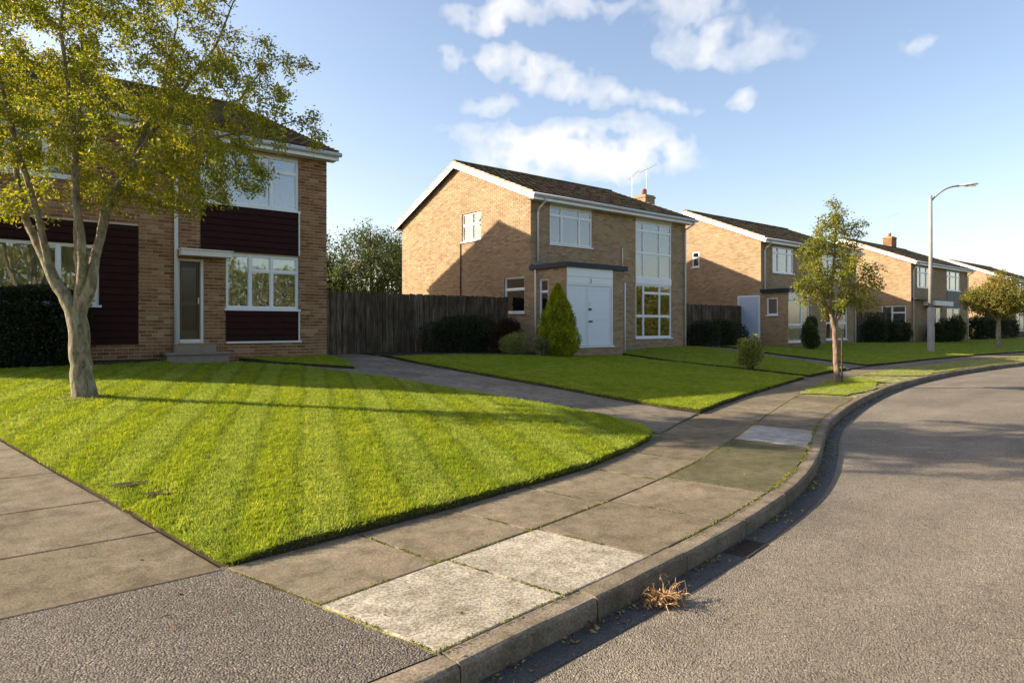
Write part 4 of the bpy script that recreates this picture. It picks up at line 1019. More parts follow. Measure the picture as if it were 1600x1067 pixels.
# steps, pipes, chimney, aerials
T = MB(*A_); T.box(PX1+.05, X(18.6), -.2, .10, .012, .7); T.build('door_step', M['stone_step'], H2)
T = MB(*A_); T.box(PX1+.05, X(17.6), .10, .26, .012, .4); T.build('upper_door_step', M['stone_step'], H2)
pipe(H2, [(.30, -.40, 5.02), (.30, -.38, 4.9), (.26, -.12, 4.7), (.25, -.07, 4.55), (.25, -.07, 2.98)])
pipe(H2, [(-.06, -.3, 2.66), (-.06, -.3, 0)], .03)
pipe(H2, [(X(18.15), -.05, 3.72), (X(18.15), -.05, 2.95)], .022, 'white_old', 'overflow_pipe')
pipe(H2, [(PX1+.03, -PD-.03, 2.3), (PX1+.03, -PD-.03, .0)], .026)
pipe(H2, [(W2+.05, -.40, 5.02), (W2+.03, -.36, 4.9), (W2-.1, -.08, 4.72), (W2-.1, -.07, 4.6), (W2-.1, -.07, 0)])
pipe(H2, [(-.03, 3.97, 3.95), (-.03, 3.97, 1.2)], .018, 'black', 'waste_pipe')
roof(H2, W2, YR2, ZR2, ZE, D2+.32, ZE, nsingle=300)
shadow_wing(H2, X(18.0), X(22.0), D2-2.8, 14.2, 8.4, 6.55, M['bricktex_buff'])  # hidden block added so a ridge shadow falls on house 3's gable
def chimney(root, x, y, z0, z1, sx=.62, sy=.62, m='brick_buff'):
    T = MB((x, y, 0)); T.box(0, sx, z0, z1, -sy, 0); T.box(-.04, sx+.04, z1, z1+.07, -sy-.04, .04); T.box(-.0, sx+.0, z1+.07, z1+.13, -sy, 0)
    ch = T.build('chimney', M['mortar'], root)
    for (O_, U_, N_, w_) in (((x, y, 0), (1, 0, 0), (0, -1, 0), sx), ((x, y, 0), (0, 1, 0), (-1, 0, 0), sy)):
        brickwork(ch, O_, U_, N_, courses(0, w_, z0, z1, []), M[m])
    T = MB(); T.tube([(x+sx*.45, y+sy/2, z1+.13), (x+sx*.45, y+sy/2, z1+.40), (x+sx*.45, y+sy/2, z1+.42)], [.13, .105, .125], 12); T.build('chimney_pot', M['terracotta'], ch, True)
chimney(H2, W2+.18, 2.2, .2, 6.42)
def aerial(root, x, y, z0, z1, flip=1):
    T = MB(); T.tube([(x, y, z0), (x, y, z1)], .011, 6)
    T.tube([(x-.1*flip, y+.3, z1-.12), (x+.1*flip, y-.45, z1+.12)], .007, 5)
    for i in range(7):
        t = i/6; cx = x-.1*flip+.2*flip*t; cy = y+.3-.75*t; cz = z1-.12+.24*t; h = .22-.012*i
        T.tube([(cx-h*.9, cy-h*.2, cz), (cx+h*.9, cy+h*.2, cz)], .004, 4)
    return T.build('tv_aerial', M['steel'], root)
aerial(H2, W2+.62, 2.5, 6.2, 7.75); aerial(H2, W2+.25, 3.0, 6.2, 7.5, -1)

# ================================================================== HOUSES 3, 4, 5
def far_house(loc, W, D, label, front_w, gable_w, m, porch=None, shadow_wing_x=None, zr=6.98, clad=None):
    root = empty('brick_house', loc, label, 'house', 'brick houses along the road')
    yr = D/2
    hf = [w_[0] for w_ in front_w]; hg = [w_[0] for w_ in gable_w]
    shell(root, W, D, hf, hg, m, ZE, yr, zr, ZE)
    for (r, c, rw, cu) in front_w: window(root, *A_, *r, c, rw, back=.03, depth=1.2, curtain=cu)
    for (r, c, rw, cu) in gable_w: window(root, *G_, *r, c, rw, back=.03, depth=1., curtain=cu)
    roof(root, W, yr, zr, ZE, D+.32, ZE)
    pipe(root, [(.30, -.40, 5.02), (.30, -.38, 4.9), (.26, -.12, 4.7), (.25, -.07, 4.55), (.25, -.07, 0.)])
    pipe(root, [(W-.1, -.40, 5.02), (W-.1, -.36, 4.9), (W-.1, -.08, 4.72), (W-.1, -.07, 4.6), (W-.1, -.07, 0)])
    if shadow_wing_x: shadow_wing(root, shadow_wing_x[0], shadow_wing_x[1], D-3., D+5.8, shadow_wing_x[2], shadow_wing_x[2]-1.9, m)  # unseen, added for the shadow it throws on the next house
    return root
# house 3
ox = -28.6
H3 = far_house((28.6, 16.6, .515), X(38.6), 8.35, 'buff brick house with a pale side door, behind the slim street tree',
    [((X(29.65), X(31.66), 3.59, 4.86), [X(30.2), X(31.1)], [[4.56]]*3, None), ((X(34.6), X(37.0), 3.59, 4.86), [X(35.4), X(36.2)], [[4.56]]*3, None),
     ((X(35.1), X(37.6), .25, 2.4), [X(36.3)], [[1.15], [1.15]], [(X(35.2), X(37.5))])],
    [((3.42, 3.86, 4.02, 4.82), [], [[4.5]], None)], M['bricktex_buff'], shadow_wing_x=(4.5, X(38.6), 8.35))
PD3 = 1.33; P3 = ((0, -PD3, 0), (1, 0, 0), (0, -1, 0)); p3 = X(31.0)
wq = (.05, X(30.6), .25, 2.2)
wall_sheet('porch_wall', *P3, 0, p3, -.25, 2.55, [wq], M['bricktex_buff'], H3)
sw3 = (PD3-.85, PD3-.3, 1.5, 2.3)
wall_sheet('porch_wall', (0, -PD3, 0), (0, 1, 0), (-1, 0, 0), 0, PD3, -.25, 2.55, [sw3], M['bricktex_buff'], H3)
wall_sheet('porch_wall', (p3, -PD3, 0), (0, 1, 0), (1, 0, 0), 0, PD3, -.25, 2.55, [], M['bricktex_buff'], H3)
window(H3, (0, -PD3, 0), (0, 1, 0), (-1, 0, 0), *sw3, [], [[]], back=.03, depth=.3)
window(H3, *P3, *wq, [X(29.9)], [[1.05], [1.05]], back=.03, depth=.9)
T = MB(*P3); T.box(.05, X(30.6), 2.202, 2.55, 0, .02); T.build('porch_fascia', M['white'], H3)
T = MB(*P3); T.box(-.1, p3+.1, 2.552, 2.72, -PD3+.01, .1); T.build('porch_roof', M['felt'], H3)
T = MB(*G_); T.box(.03, 1.2, -.02, 2.45, .002, .05); dfr = T.build('side_door_frame', M['white'], H3)
T = MB(*G_); T.box(.11, 1.12, .02, 2.38, .051, .065)
for q in ((.2, 1.03, 1.35, 2.1), (.2, 1.03, .2, 1.2)): T.box(*q, .0652, .072)
M['door_blue'] = simple('grey_blue_door', (.42, .49, .60), .4, .05, 3, .03, .4)
sdr = T.build('side_door', M['door_blue'], H3)
T = MB(*G_); T.box(1.0, 1.05, 1.05, 1.2, .073, .1); T.build('handle', M['black'], sdr)
# house 4
ox = -45.3
H4 = far_house((45.3, 16.1, .45), X(55.8), 8.35, 'buff brick house with a grey front panel, behind the street lamp',
    [((X(46.3), X(48.7), 3.53, 4.88), [X(46.9), X(47.9)], [[4.5]]*3, None), ((X(51.6), X(54.3), 3.53, 4.88), [X(52.3), X(53.5)], [[4.5]]*3, None),
     ((X(51.6), X(54.3), .35, 2.3), [X(53.0)], [[1.1], [1.1]], None), ((X(48.7), X(50.6), .25, 2.3), [X(49.6)], [[], []], None)],
    [((.29, 1.74, 1.2, 2.35), [1.1], [[1.9], []], [(.35, 1.7)])], M['bricktex_buff'], shadow_wing_x=(4.5, X(55.8), 8.15))
T = MB(*A_); T.box(X(51.55), X(54.4), 2.32, 3.48, 0, .03); T.build('grey_panel', M['cladgrey'], H4)
T = MB(*A_); T.box(X(47.3), X(50.6), 2.38, 2.68, .002, .7); T.build('door_canopy', M['white_old'], H4)
T = MB(*A_); T.box(X(45.4), X(51.5), 2.72, 2.8, .002, .25); T.build('storey_band', M['felt'], H4)
chimney(H4, 8.35, 4.3, 5.5, 7.75, .9, .62, 'brick_red')
aerial(H4, 9.1, 4.5, 7.4, 9.6)
# house 5
ox = -68.0
H5 = far_house((68.0, 16.7, .45), 11, 8.35, 'far buff brick house behind the round-headed tree, last in the row',
    [((2.6, 5.2, 3.53, 4.88), [3.4, 4.4], [[4.5]]*3, None), ((2.6, 5.2, .6, 2.3), [3.9], [[1.1], [1.1]], None)],
    [((.4, 1.7, 1.2, 2.35), [1.1], [[1.9], []], None)], M['bricktex_buff'], shadow_wing_x=None)
aerial(H5, 1.5, 4.2, 6.9, 9.0)

# ------------------------------------------------------------------ fences
def fence(p0, p1, z, h, label, cap=None):
    root = empty('board_fence', (p0[0], p0[1], z), label, 'fence')
    d = Vector((p1[0]-p0[0], p1[1]-p0[1], 0)); L_ = d.length; d.normalize(); nrm = Vector((d.y, -d.x, 0))
    shared = []
    for q in range(4):
        T = MB((0, 0, 0), d, nrm); T.box(-.052, .052, 0, h-random.uniform(0, .03), 0, .016); me = T.mesh('fence_board'); me.materials.append(M['fence']); shared.append(me)
    u = .05
    while u < L_:
        link('fence_board', random.choice(shared), None, root, d*u + nrm*(.02 if int(u/.088+.5) % 2 else .006) + Vector((0, 0, random.uniform(.01, .04)))).rotation_euler = (0, random.uniform(-.008, .008), 0); u += .088
    for zz in (.3, 1.0, h-.25):
        T = MB((0, 0, 0), d, nrm); T.box(0, L_, zz, zz+.07, -.04, .0); T.build('rail', M['fence'], root)
    u = 0
    while u <= L_:
        T = MB((0, 0, 0), d, nrm); T.box(u-.05, u+.05, 0, h, -.14, -.041); T.build('post', M['fence'], root); u += 1.8
    return root
fence((6.77, 17.2), (13.74, 17.2), .64, 1.82, 'dark weathered board fence joining the two nearest houses')
fence((22.05, 17.6), (28.55, 17.6), .57, 1.9, 'dark board fence between the porch house and the house with the pale side door')
fence((38.65, 17.6), (45.2, 17.6), .48, 1.9, 'dark board fence beside the house with the grey panel')

# ------------------------------------------------------------------ foliage helpers
def leaves_mesh(name, P_, A, B_, L_, Wd, m, parent, fold=.25):
    """one folded leaf per point: P base (n,3), A axis, B side, lengths L, widths W"""
    n = len(P_); A = A/np.linalg.norm(A, axis=1, keepdims=True); B_ = B_ - A*np.sum(A*B_, axis=1, keepdims=True); B_ /= np.linalg.norm(B_, axis=1, keepdims=True)+1e-9
    Nn = np.cross(A, B_); L_ = L_[:, None]; Wd = Wd[:, None]
    V = np.empty((n, 4, 3)); V[:, 0] = P_; V[:, 1] = P_+A*L_*.45+B_*Wd*.5+Nn*Wd*fold; V[:, 2] = P_+A*L_; V[:, 3] = P_+A*L_*.45-B_*Wd*.5+Nn*Wd*fold
    me = bpy.data.meshes.new(name); me.vertices.add(n*4); me.vertices.foreach_set('co', V.reshape(-1))
    idx = np.arange(n)*4; tri = np.stack([idx, idx+1, idx+2, idx, idx+2, idx+3], 1).reshape(-1).astype(np.int32)
    me.loops.add(n*6); me.loops.foreach_set('vertex_index', tri); me.polygons.add(n*2)
    me.polygons.foreach_set('loop_start', np.arange(0, n*6, 3, dtype=np.int32)); me.update(calc_edges=True); me.validate()
    o = link(name, me, m, parent); o['kind'] = 'stuff'; return o
def rvec(n): v = RNG.normal(size=(n, 3)); return v/np.linalg.norm(v, axis=1, keepdims=True)

def grow_tree(root, stems, lobes, nattr, leaf_m, bark_m, nleaf, lsize, seg=.13, infl=1.1, kill=.26, droop=.35, tipr=.0035, zmin=0, spread=.10, seed=1, gaps=.0, gapf=1.0, maxr=None):
    """stems: list of polylines [(x,y,z,r)...]; lobes: ellipsoids (x,y,z,rx,ry,rz,weight) the crown fills"""
    rg = np.random.default_rng(seed)
    pos = []; par = []; fr = []
    def near(p):
        best = min(range(len(pos)), key=lambda i: (pos[i]-p).length_squared); return best
    for st in stems:
        prev = None
        for i, (x, y, z, r) in enumerate(st):
            p = Vector((x, y, z))
            if i == 0:
                if not pos: pos.append(p); par.append(-1); fr.append(r); prev = 0
                else: prev = near(p)
                pr = r; continue
            a = pos[prev].copy(); n = max(1, int((p-a).length/seg))
            for j in range(1, n+1):
                t = j/n; q = a.lerp(p, t) + Vector(rg.normal(size=3)*.006)
                pos.append(q); par.append(prev); fr.append(pr+(r-pr)*t); prev = len(pos)-1
            pr = r
    att = []
    wsum = sum(l_[6] for l_ in lobes)
    for l_ in lobes:
        k = int(nattr*l_[6]/wsum); d = rvec(k); rr = rg.random(k)**(1/2.4)
        q = d*rr[:, None]*np.array(l_[3:6]) + np.array(l_[:3]); q = q[q[:, 2] > zmin]
        att += [Vector(v) for v in q]
    if gaps: att = [a for a in att if noise.noise(a*gapf) > -gaps]
    alive = [True]*len(att)
    for it in range(70):
        kd = KDTree(len(pos))
        for i, p in enumerate(pos): kd.insert(p, i)
        kd.balance(); acc = {}
        left = 0
        for i, a in enumerate(att):
            if not alive[i]: continue
            co, idx, dist = kd.find(a)
            if dist < kill: alive[i] = False; continue
            left += 1
            if dist < infl or it < 4 or it % 5 == 0: acc.setdefault(idx, []).append((a-co).normalized())
        if not acc or left < 5: break
        for idx, vs in acc.items():
            d = Vector((0, 0, 0))
            for v in vs: d += v
            if d.length < 1e-4: continue
            d.normalize(); d += Vector(rg.normal(size=3)*.18)+Vector((0, 0, .05)); d.normalize()
            pos.append(pos[idx]+d*seg); par.append(idx); fr.append(0)
        if len(pos) > 9000: break
    n = len(pos); rad = [0.]*n; kids = [[] for _ in range(n)]
    for i in range(n):
        if par[i] >= 0: kids[par[i]].append(i)
    for i in range(n-1, -1, -1):
        if not kids[i]: rad[i] = tipr
        else: rad[i] = sum(rad[c]**2.35 for c in kids[i])**(1/2.35)
        if fr[i]: rad[i] = fr[i]
        elif maxr: rad[i] = min(rad[i], maxr)
    for i in range(n):
        if par[i] >= 0: rad[i] = min(rad[i], rad[par[i]])
    # tubes
    V = []; F = []; up = Vector((.3, .2, 1)).normalized()
    dirs = []
    for i in range(n):
        if par[i] < 0: dirs.append((pos[kids[i][0]]-pos[i]).normalized()); continue
        d = (pos[i]-pos[par[i]]).normalized()
        if kids[i]:
            c = max(kids[i], key=lambda c: rad[c]); d = (d+(pos[c]-pos[i]).normalized()).normalized()
        dirs.append(d)
    def ring(p, d, r, k):
        a = d.cross(Vector((1, .13, 0))).normalized(); b_ = d.cross(a); b0 = len(V)
        for j in range(k):
            an = 2*math.pi*j/k; rr = r*(1+(.07*noise.noise(Vector((p.x*3+math.cos(an)*2, p.y*3+math.sin(an)*2, p.z*3))) if r > .03 else 0)); V.append(tuple(p+(a*math.cos(an)+b_*math.sin(an))*rr))
        return b0
    ringof = {}
    for i in range(n):
        if par[i] < 0: continue
        p = par[i]; r = rad[i]; k = 14 if r > .05 else 8 if r > .02 else 5 if r > .008 else 3
        main = max(kids[p], key=lambda c: rad[c]) == i
        key = (p, k)
        if main and key in ringof: b0 = ringof[key]
        else: b0 = ring(pos[p], dirs[p] if main else dirs[i], min(rad[p], r*1.25) if not main else rad[p], k)
        b1 = ring(pos[i], dirs[i], r, k); ringof[(i, k)] = b1
        for j in range(k): F.append((b0+j, b0+(j+1) % k, b1+(j+1) % k, b1+j))
    me = bpy.data.meshes.new('trunk'); me.from_pydata(V, [], F); me.polygons.foreach_set('use_smooth', [True]*len(me.polygons))
    link('trunk', me, bark_m, root)
    tips = [i for i in range(n) if rad[i] < tipr*2.6 and pos[i].z > zmin]
    T = np.array([pos[i] for i in tips]); Dv = np.array([dirs[i] for i in tips])
    pick = rg.integers(0, len(T), nleaf)
    P_ = T[pick] + Dv[pick]*rg.uniform(-seg, seg*.6, (nleaf, 1)) + rg.normal(size=(nleaf, 3))*spread*.5
    A = Dv[pick]*.5 + rvec(nleaf)*.9 + np.array([0, 0, -droop]); B_ = rvec(nleaf)
    L_ = lsize*rg.uniform(.6, 1.2, nleaf)
    o = leaves_mesh('crown', P_, A, B_, L_, L_*rg.uniform(.38, .55, nleaf), leaf_m, root)
    return len(pos)

LA = Vector((SV, -CV, 0)); DE = Vector((CV, SV, 0))        # across / away from the road, used only to lay out the stems
def loc3(l, d, z): v = LA*l + DE*d; return (v.x, v.y, z)
def st(*pts): return [(*loc3(l, d, z), r) for (l, d, z, r) in pts]
def lobe(l, d, z, rl, rz, w): x, y, _ = loc3(l, d, z); return (x, y, z, rl, rl, rz, w)

for i_, (pl_, n_, up_) in enumerate(FRINGES): fringe(pl_, n_, up_, 60+i_, M['blade'])
# ------------------------------------------------------------------ big multi-stem tree
T1 = empty('street_tree', (1.07, 10.7, gz(1.07, 10.7)+.03), 'large multi-stemmed tree with yellowing leaves on the striped front lawn', 'tree', 'trees along the road')
stems = [st((0, 0, -.08, .21), (0, 0, .06, .155), (-.02, 0, .35, .135), (-.06, 0, .85, .125), (-.09, 0, 1.1, .15)),
    st((-.09, 0, 1.1, .10), (-.33, 0, 1.55, .078), (-.62, .05, 2.05, .062), (-.86, .1, 2.5, .05), (-1.15, .3, 3.2, .036), (-1.4, .5, 4.1, .03), (-1.5, .6, 5.0, .018)),
    st((-.5, .03, 1.85, .05), (-.52, -.15, 2.5, .042), (-.62, -.4, 3.4, .032), (-.75, -.6, 4.4, .02)),
    st((-.09, 0, 1.1, .10), (-.05, .05, 1.6, .068), (-.14, .1, 2.2, .054), (-.22, .2, 3.1, .042), (-.24, .3, 4.2, .03), (-.2, .3, 5.4, .025), (-.1, .3, 6.3, .012)),
    st((-.07, .0, 1.35, .07), (.06, -.1, 1.9, .056), (.08, -.25, 2.6, .048), (.16, -.45, 3.6, .036), (.1, -.6, 4.8, .022), (.2, -.6, 5.9, .012)),
    st((-.06, 0, 1.15, .10), (.1, 0, 1.55, .074), (.17, .03, 2.1, .06), (.3, .1, 2.7, .046), (.62, .2, 3.4, .033), (1.1, .3, 4.2, .03), (1.7, .3, 5.0, .018), (2.0, .2, 5.6, .01)),
    st((.17, .03, 2.1, .05), (.42, -.2, 2.7, .038), (.95, -.4, 3.15, .03), (1.6, -.4, 3.4, .022), (2.4, -.3, 3.6, .014), (3.0, -.2, 3.75, .008)),
    st((.3, .1, 2.7, .05), (.5, .4, 3.5, .04), (.7, .7, 4.5, .028), (.9, .8, 5.6, .014)),
    st((1.6, -.4, 3.4, .02), (2.2, -.1, 4.1, .014), (2.6, 0, 4.7, .007))]
lobes = [lobe(-.2, 0, 4.9, 2.2, 1.6, 5), lobe(.9, 0, 4.6, 1.5, 1.5, 2.6), lobe(1.2, -.1, 3.3, 1.5, .75, 2.2), lobe(2.6, -.2, 3.75, .95, .45, .7), lobe(2.5, 0, 4.5, .75, .45, .5), lobe(1.8, -.2, 2.8, .75, .42, .6), lobe(.6, 0, 2.75, .7, .3, .35),
         lobe(-.9, 0, 3.5, 1.4, .9, 1.5), lobe(-1.7, 0, 4.6, 1.3, 1.3, 1.2), lobe(0, 0, 6.2, 1.8, .9, 2.0), lobe(.3, 0, 2.9, .9, .35, .4), lobe(-.8, -.2, 2.6, .5, .25, .25)]
grow_tree(T1, stems, lobes, 2800, M['leaf_tree'], M['bark'], 92000, .056, seg=.12, infl=1.2, kill=.2, seed=3, zmin=2.2, spread=.10, gaps=.25, gapf=1.1)
# slim street tree
T2 = empty('street_tree', (16.23, 7.41, gz(16.23, 7.41)), 'slim young street tree in the grass verge between pavement and kerb', 'tree', 'trees along the road')
stems = [st((.0, 0, -.06, .10), (0, 0, .1, .075), (-.03, 0, .8, .062), (-.06, 0, 1.3, .06), (-.16, 0, 1.75, .045), (-.1, .05, 2.3, .035), (-.05, 0, 3.2, .022), (0, 0, 4.1, .010)),
    st((-.05, 0, 1.25, .045), (.03, 0, 1.7, .038), (.25, .05, 2.1, .03), (.6, .1, 2.5, .02), (1.0, .1, 2.9, .01)),
    st((-.16, 0, 1.75, .03), (-.5, -.1, 2.2, .022), (-.8, -.1, 2.8, .012)), st((.25, .05, 2.1, .02), (.3, .2, 2.9, .016), (.35, .2, 3.6, .008)), st((.02, 0, 1.5, .03), (.1, -.3, 2.2, .02), (.2, -.5, 2.9, .01)), st((-.1, .05, 2.3, .02), (-.35, .2, 3.1, .012), (-.4, .2, 3.7, .007))]
lobes = [lobe(-.15, 0, 2.9, .72, .75, 2.6), lobe(-.1, 0, 3.75, .42, .7, 1.6), lobe(.85, 0, 2.6, .42, .45, .7), lobe(-.65, 0, 2.35, .48, .55, 1), lobe(.6, 0, 2.0, .55, .28, .5), lobe(.0, 0, 2.0, .6, .45, .8), lobe(.45, 0, 3.65, .3, .45, .5), lobe(-.75, 0, 3.1, .3, .4, .4)]
grow_tree(T2, stems, lobes, 800, M['leaf_tree2'], M['bark2'], 13500, .068, seg=.10, infl=.8, kill=.14, seed=5, zmin=1.4, spread=.12, tipr=.003, gaps=.12, gapf=2.2)
T = MB(); T.tube([(.0, -.12, -.05), (.0, -.12, 1.15)], .022, 6); T.build('stake', M['bark_dark'], T2)
# round-headed tree
T3 = empty('street_tree', (45.94, 11.72, gz(45.94, 11.72)), 'round-headed bronze-green street tree on the far verge, right of the street lamp', 'tree', 'trees along the road')
stems = [st((0, 0, -.06, .17), (0, 0, .1, .14), (0, 0, 1.3, .11), (.0, 0, 1.6, .1), (.1, 0, 2.4, .06), (.2, 0, 3.6, .03), (.2, 0, 4.4, .012)),
    st((0, 0, 1.5, .07), (-.6, 0, 2.1, .05), (-1.3, 0, 2.9, .02)), st((0, 0, 1.5, .07), (.6, .1, 2.0, .05), (1.4, .2, 2.6, .02)), st((0, 0, 1.6, .06), (-.3, -.6, 2.5, .04), (-.5, -.9, 3.3, .015)), st((.05, 0, 1.9, .05), (.6, .7, 2.6, .03), (.9, .9, 3.4, .012))]
lobes = [lobe(0, 0, 2.9, 1.7, 1.05, 4), lobe(-1.2, 0, 2.8, .9, .8, 1.2), lobe(1.3, 0, 2.6, 1.0, .7, 1.2), lobe(.2, 0, 3.8, .9, .8, 1.2), lobe(0, 0, 2.2, 1.3, .45, 1)]
grow_tree(T3, stems, lobes, 900, M['leaf_tree3'], M['bark'], 15000, .13, seg=.17, infl=1.2, kill=.22, seed=8, zmin=1.5, spread=.22, tipr=.005)

# ------------------------------------------------------------------ background trees
def back_tree(loc, h, r, label, seed, n=15000, ls=.17, m='leaf_back'):
    root = empty('background_tree', loc, label, 'tree', 'trees behind the houses')
    rg = np.random.default_rng(seed)
    stems = [[(0, 0, -.1, .24), (0, 0, h*.2, .2), (.1, 0, h*.45, .13), (0, .1, h*.75, .06), (0, 0, h*.95, .02)]]
    lobes = [(0, 0, h*.62, r*.85, r*.85, h*.33, 4)]
    for i in range(7):
        a = i*.9+seed; rr = r*rg.uniform(.45, .75); stems.append([(0, 0, h*(.22+.05*i), .09), (math.cos(a)*rr*.6, math.sin(a)*rr*.6, h*(.36+.05*i), .05), (math.cos(a)*rr, math.sin(a)*rr, h*(.45+.06*i), .02)])
        lobes.append((math.cos(a)*rr, math.sin(a)*rr, h*(.40+.07*i), r*.5, r*.5, h*.17, 1))
    grow_tree(root, stems, lobes, 750, M[m], M['bark_dark'], n, ls, seg=.3, infl=2.2, kill=.42, seed=seed, spread=.45, tipr=.008, zmin=.8)
    return root
back_tree((17.4, 34.5, .3), 7.3, 3.3, 'dense green tree showing in the gap over the fence, its left half', 21)
back_tree((21.0, 36.0, .3), 7.1, 3.0, 'dense green tree showing in the gap over the fence, its right half by the gable', 22)
back_tree((14.8, 37.0, .3), 7.0, 3.2, 'tree over the fence just behind the corner of the left house', 23)
back_tree((92, 20, .3), 7.5, 5., 'far tree closing the end of the row of houses', 24, 9000, .3)

# ------------------------------------------------------------------ shrubs
def leaf_cloud(root, lobes, n, ls, m, seed, name='foliage', up=.3, wd=.5, inner=.3):
    rg = np.random.default_rng(seed); w_ = np.array([l_[6] for l_ in lobes]); cnt = (n*w_/w_.sum()).astype(int); P_ = []; A = []
    for l_, c in zip(lobes, cnt):
        d = rvec(c); rr = inner+(1-inner)*rg.random(c)**.5
        bumpy = np.array([1+.22*noise.noise(Vector(v)*2.3+Vector((seed, 0, 0))) for v in d])
        q = d*(rr*bumpy)[:, None]*np.array(l_[3:6])+np.array(l_[:3]); P_.append(q); A.append(d+np.array([0, 0, up]))
    P_ = np.concatenate(P_); A = np.concatenate(A)+rvec(len(P_))*.6; keep = P_[:, 2] > .0; P_ = P_[keep]; A = A[keep]; k = len(P_)
    L_ = ls*rg.uniform(.6, 1.25, k)
    return leaves_mesh(name, P_, A, rvec(k), L_, L_*wd, m, root)
def stems_mesh(root, n, h, r, seed, m='bark_dark'):
    rg = random.Random(seed); T = MB()
    for i in range(n):
        a = rg.uniform(0, 6.28); rr = rg.uniform(.3, .9)*r
        T.tube([(math.cos(a)*.04, math.sin(a)*.04, -.05), (math.cos(a)*rr*.5, math.sin(a)*rr*.5, h*.5), (math.cos(a)*rr, math.sin(a)*rr, h*.85)], [.015, .01, .005], 5)
    return T.build('stem', M[m], root)
def shrub(x, y, lobes, n, ls, m, label, seed, name='shrub', group=None, h=.6, r=.4, **kw):
    z = gz(x, y)+.03; root = empty(name, (x, y, z), label, 'shrub', group)
    leaf_cloud(root, lobes, n, ls, M[m], seed, **kw); stems_mesh(root, 7, h, r, seed); return root
# clipped hedge in front of the left window
hg = empty('hedge', (.35, 15.25, gz(.35, 15.2)+.05), 'dark clipped hedge under the big curtained window of the left house', 'hedge')
rg = np.random.default_rng(5); n = 70000
q = rg.uniform(-1, 1, (n, 3)); ax = rg.integers(0, 3, n); 
for a in range(3): q[ax == a, a] = np.sign(q[ax == a, a])*rg.uniform(.74, 1.04, (ax == a).sum())
q = q*(1-.16*(np.abs(q)**4).sum(1, keepdims=True)/3*1.6); q = q*np.array([1.62, .5, .80])*(1+.15*np.array([noise.noise(Vector((v[0]*4, v[1]*2, v[2]*2.5))) for v in q])[:, None])+np.array([0, 0, .72]); q[:, 0] -= .35
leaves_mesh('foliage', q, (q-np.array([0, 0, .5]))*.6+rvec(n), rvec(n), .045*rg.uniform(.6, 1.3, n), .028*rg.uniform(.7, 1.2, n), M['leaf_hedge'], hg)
T = MB(); rb = random.Random(3)
for i in range(46):
    x_, y_ = rb.uniform(-1.6, .9), rb.uniform(-.2, .2); T.tube([(x_, y_, -.05), (x_+rb.uniform(-.1, .1), y_, .5), (x_+rb.uniform(-.2, .2), y_+rb.uniform(-.1, .1), 1.15)], [.014, .010, .005], 5)
T.build('stem', M['bark_dark'], hg)
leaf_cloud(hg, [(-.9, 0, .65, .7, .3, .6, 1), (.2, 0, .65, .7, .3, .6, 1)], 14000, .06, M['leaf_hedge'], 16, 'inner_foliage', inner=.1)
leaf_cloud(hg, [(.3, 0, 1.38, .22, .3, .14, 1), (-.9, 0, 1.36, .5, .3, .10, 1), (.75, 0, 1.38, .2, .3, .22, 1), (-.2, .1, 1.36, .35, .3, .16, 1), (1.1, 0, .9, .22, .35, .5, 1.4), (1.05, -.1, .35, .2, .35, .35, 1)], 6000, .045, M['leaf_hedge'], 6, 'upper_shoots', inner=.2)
# conifer
cf = empty('conifer', (13.35, 14.3, gz(13.35, 14.3)+.03), 'golden-green cone-shaped conifer in front of the porch wall', 'shrub')
rg = np.random.default_rng(9); n = 26000; zz = rg.random(n)**1.15*2.12; th_ = rg.uniform(0, 6.283, n)
prof = np.interp(zz, [0, .12, .4, .75, 1.2, 1.7, 2.0, 2.12], [.38, .48, .57, .56, .42, .22, .09, .01])
lump = np.array([noise.noise(Vector((math.cos(t)*2.6, math.sin(t)*2.6, z*3.4))) for t, z in zip(th_, zz)])
rr = prof*(1+.42*lump)*rg.uniform(.72, 1.05, n)
P_ = np.stack([np.cos(th_)*rr, np.sin(th_)*rr, zz], 1); A = np.stack([np.cos(th_)*.55, np.sin(th_)*.55, np.full(n, 1.)], 1)+rvec(n)*.45
leaves_mesh('foliage', P_, A, rvec(n), .075*rg.uniform(.6, 1.3, n), .022*rg.uniform(.7, 1.3, n), M['leaf_conifer'], cf)
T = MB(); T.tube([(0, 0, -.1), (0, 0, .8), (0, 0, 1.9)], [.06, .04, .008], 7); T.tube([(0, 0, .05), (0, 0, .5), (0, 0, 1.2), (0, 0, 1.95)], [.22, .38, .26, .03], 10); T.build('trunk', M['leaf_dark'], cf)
GRP = 'shrubs against the house walls and fences'
shrub(11.3, 16.35, [(0, 0, .55, .95, .5, .6, 3), (-.9, 0, .45, .6, .45, .5, 1), (.8, 0, .6, .5, .4, .55, 1)], 11000, .06, 'leaf_dark', 'wide dark green shrub in front of the fence end', 31, group=GRP, h=.9, r=.6)
shrub(12.5, 15.75, [(0, 0, .45, .6, .45, .5, 2), (.1, 0, .75, .4, .3, .3, 1)], 7000, .055, 'leaf_red', 'purple-brown leaved shrub below the gable window', 32, group=GRP, h=.9, r=.5)
shrub(12.2, 14.85, [(0, 0, .32, .42, .36, .34, 2), (-.3, 0, .3, .3, .3, .28, 1)], 5200, .04, 'leaf_bush', 'low grey-green shrub left of the conifer', 33, group=GRP, h=.4, r=.3)
shrub(12.78, 14.35, [(0, 0, .25, .22, .22, .28, 1), (-.15, 0, .42, .18, .18, .16, 1)], 3600, .036, 'leaf_varieg', 'small cream-variegated shrub at the foot of the conifer', 34, group=GRP, h=.3, r=.2)
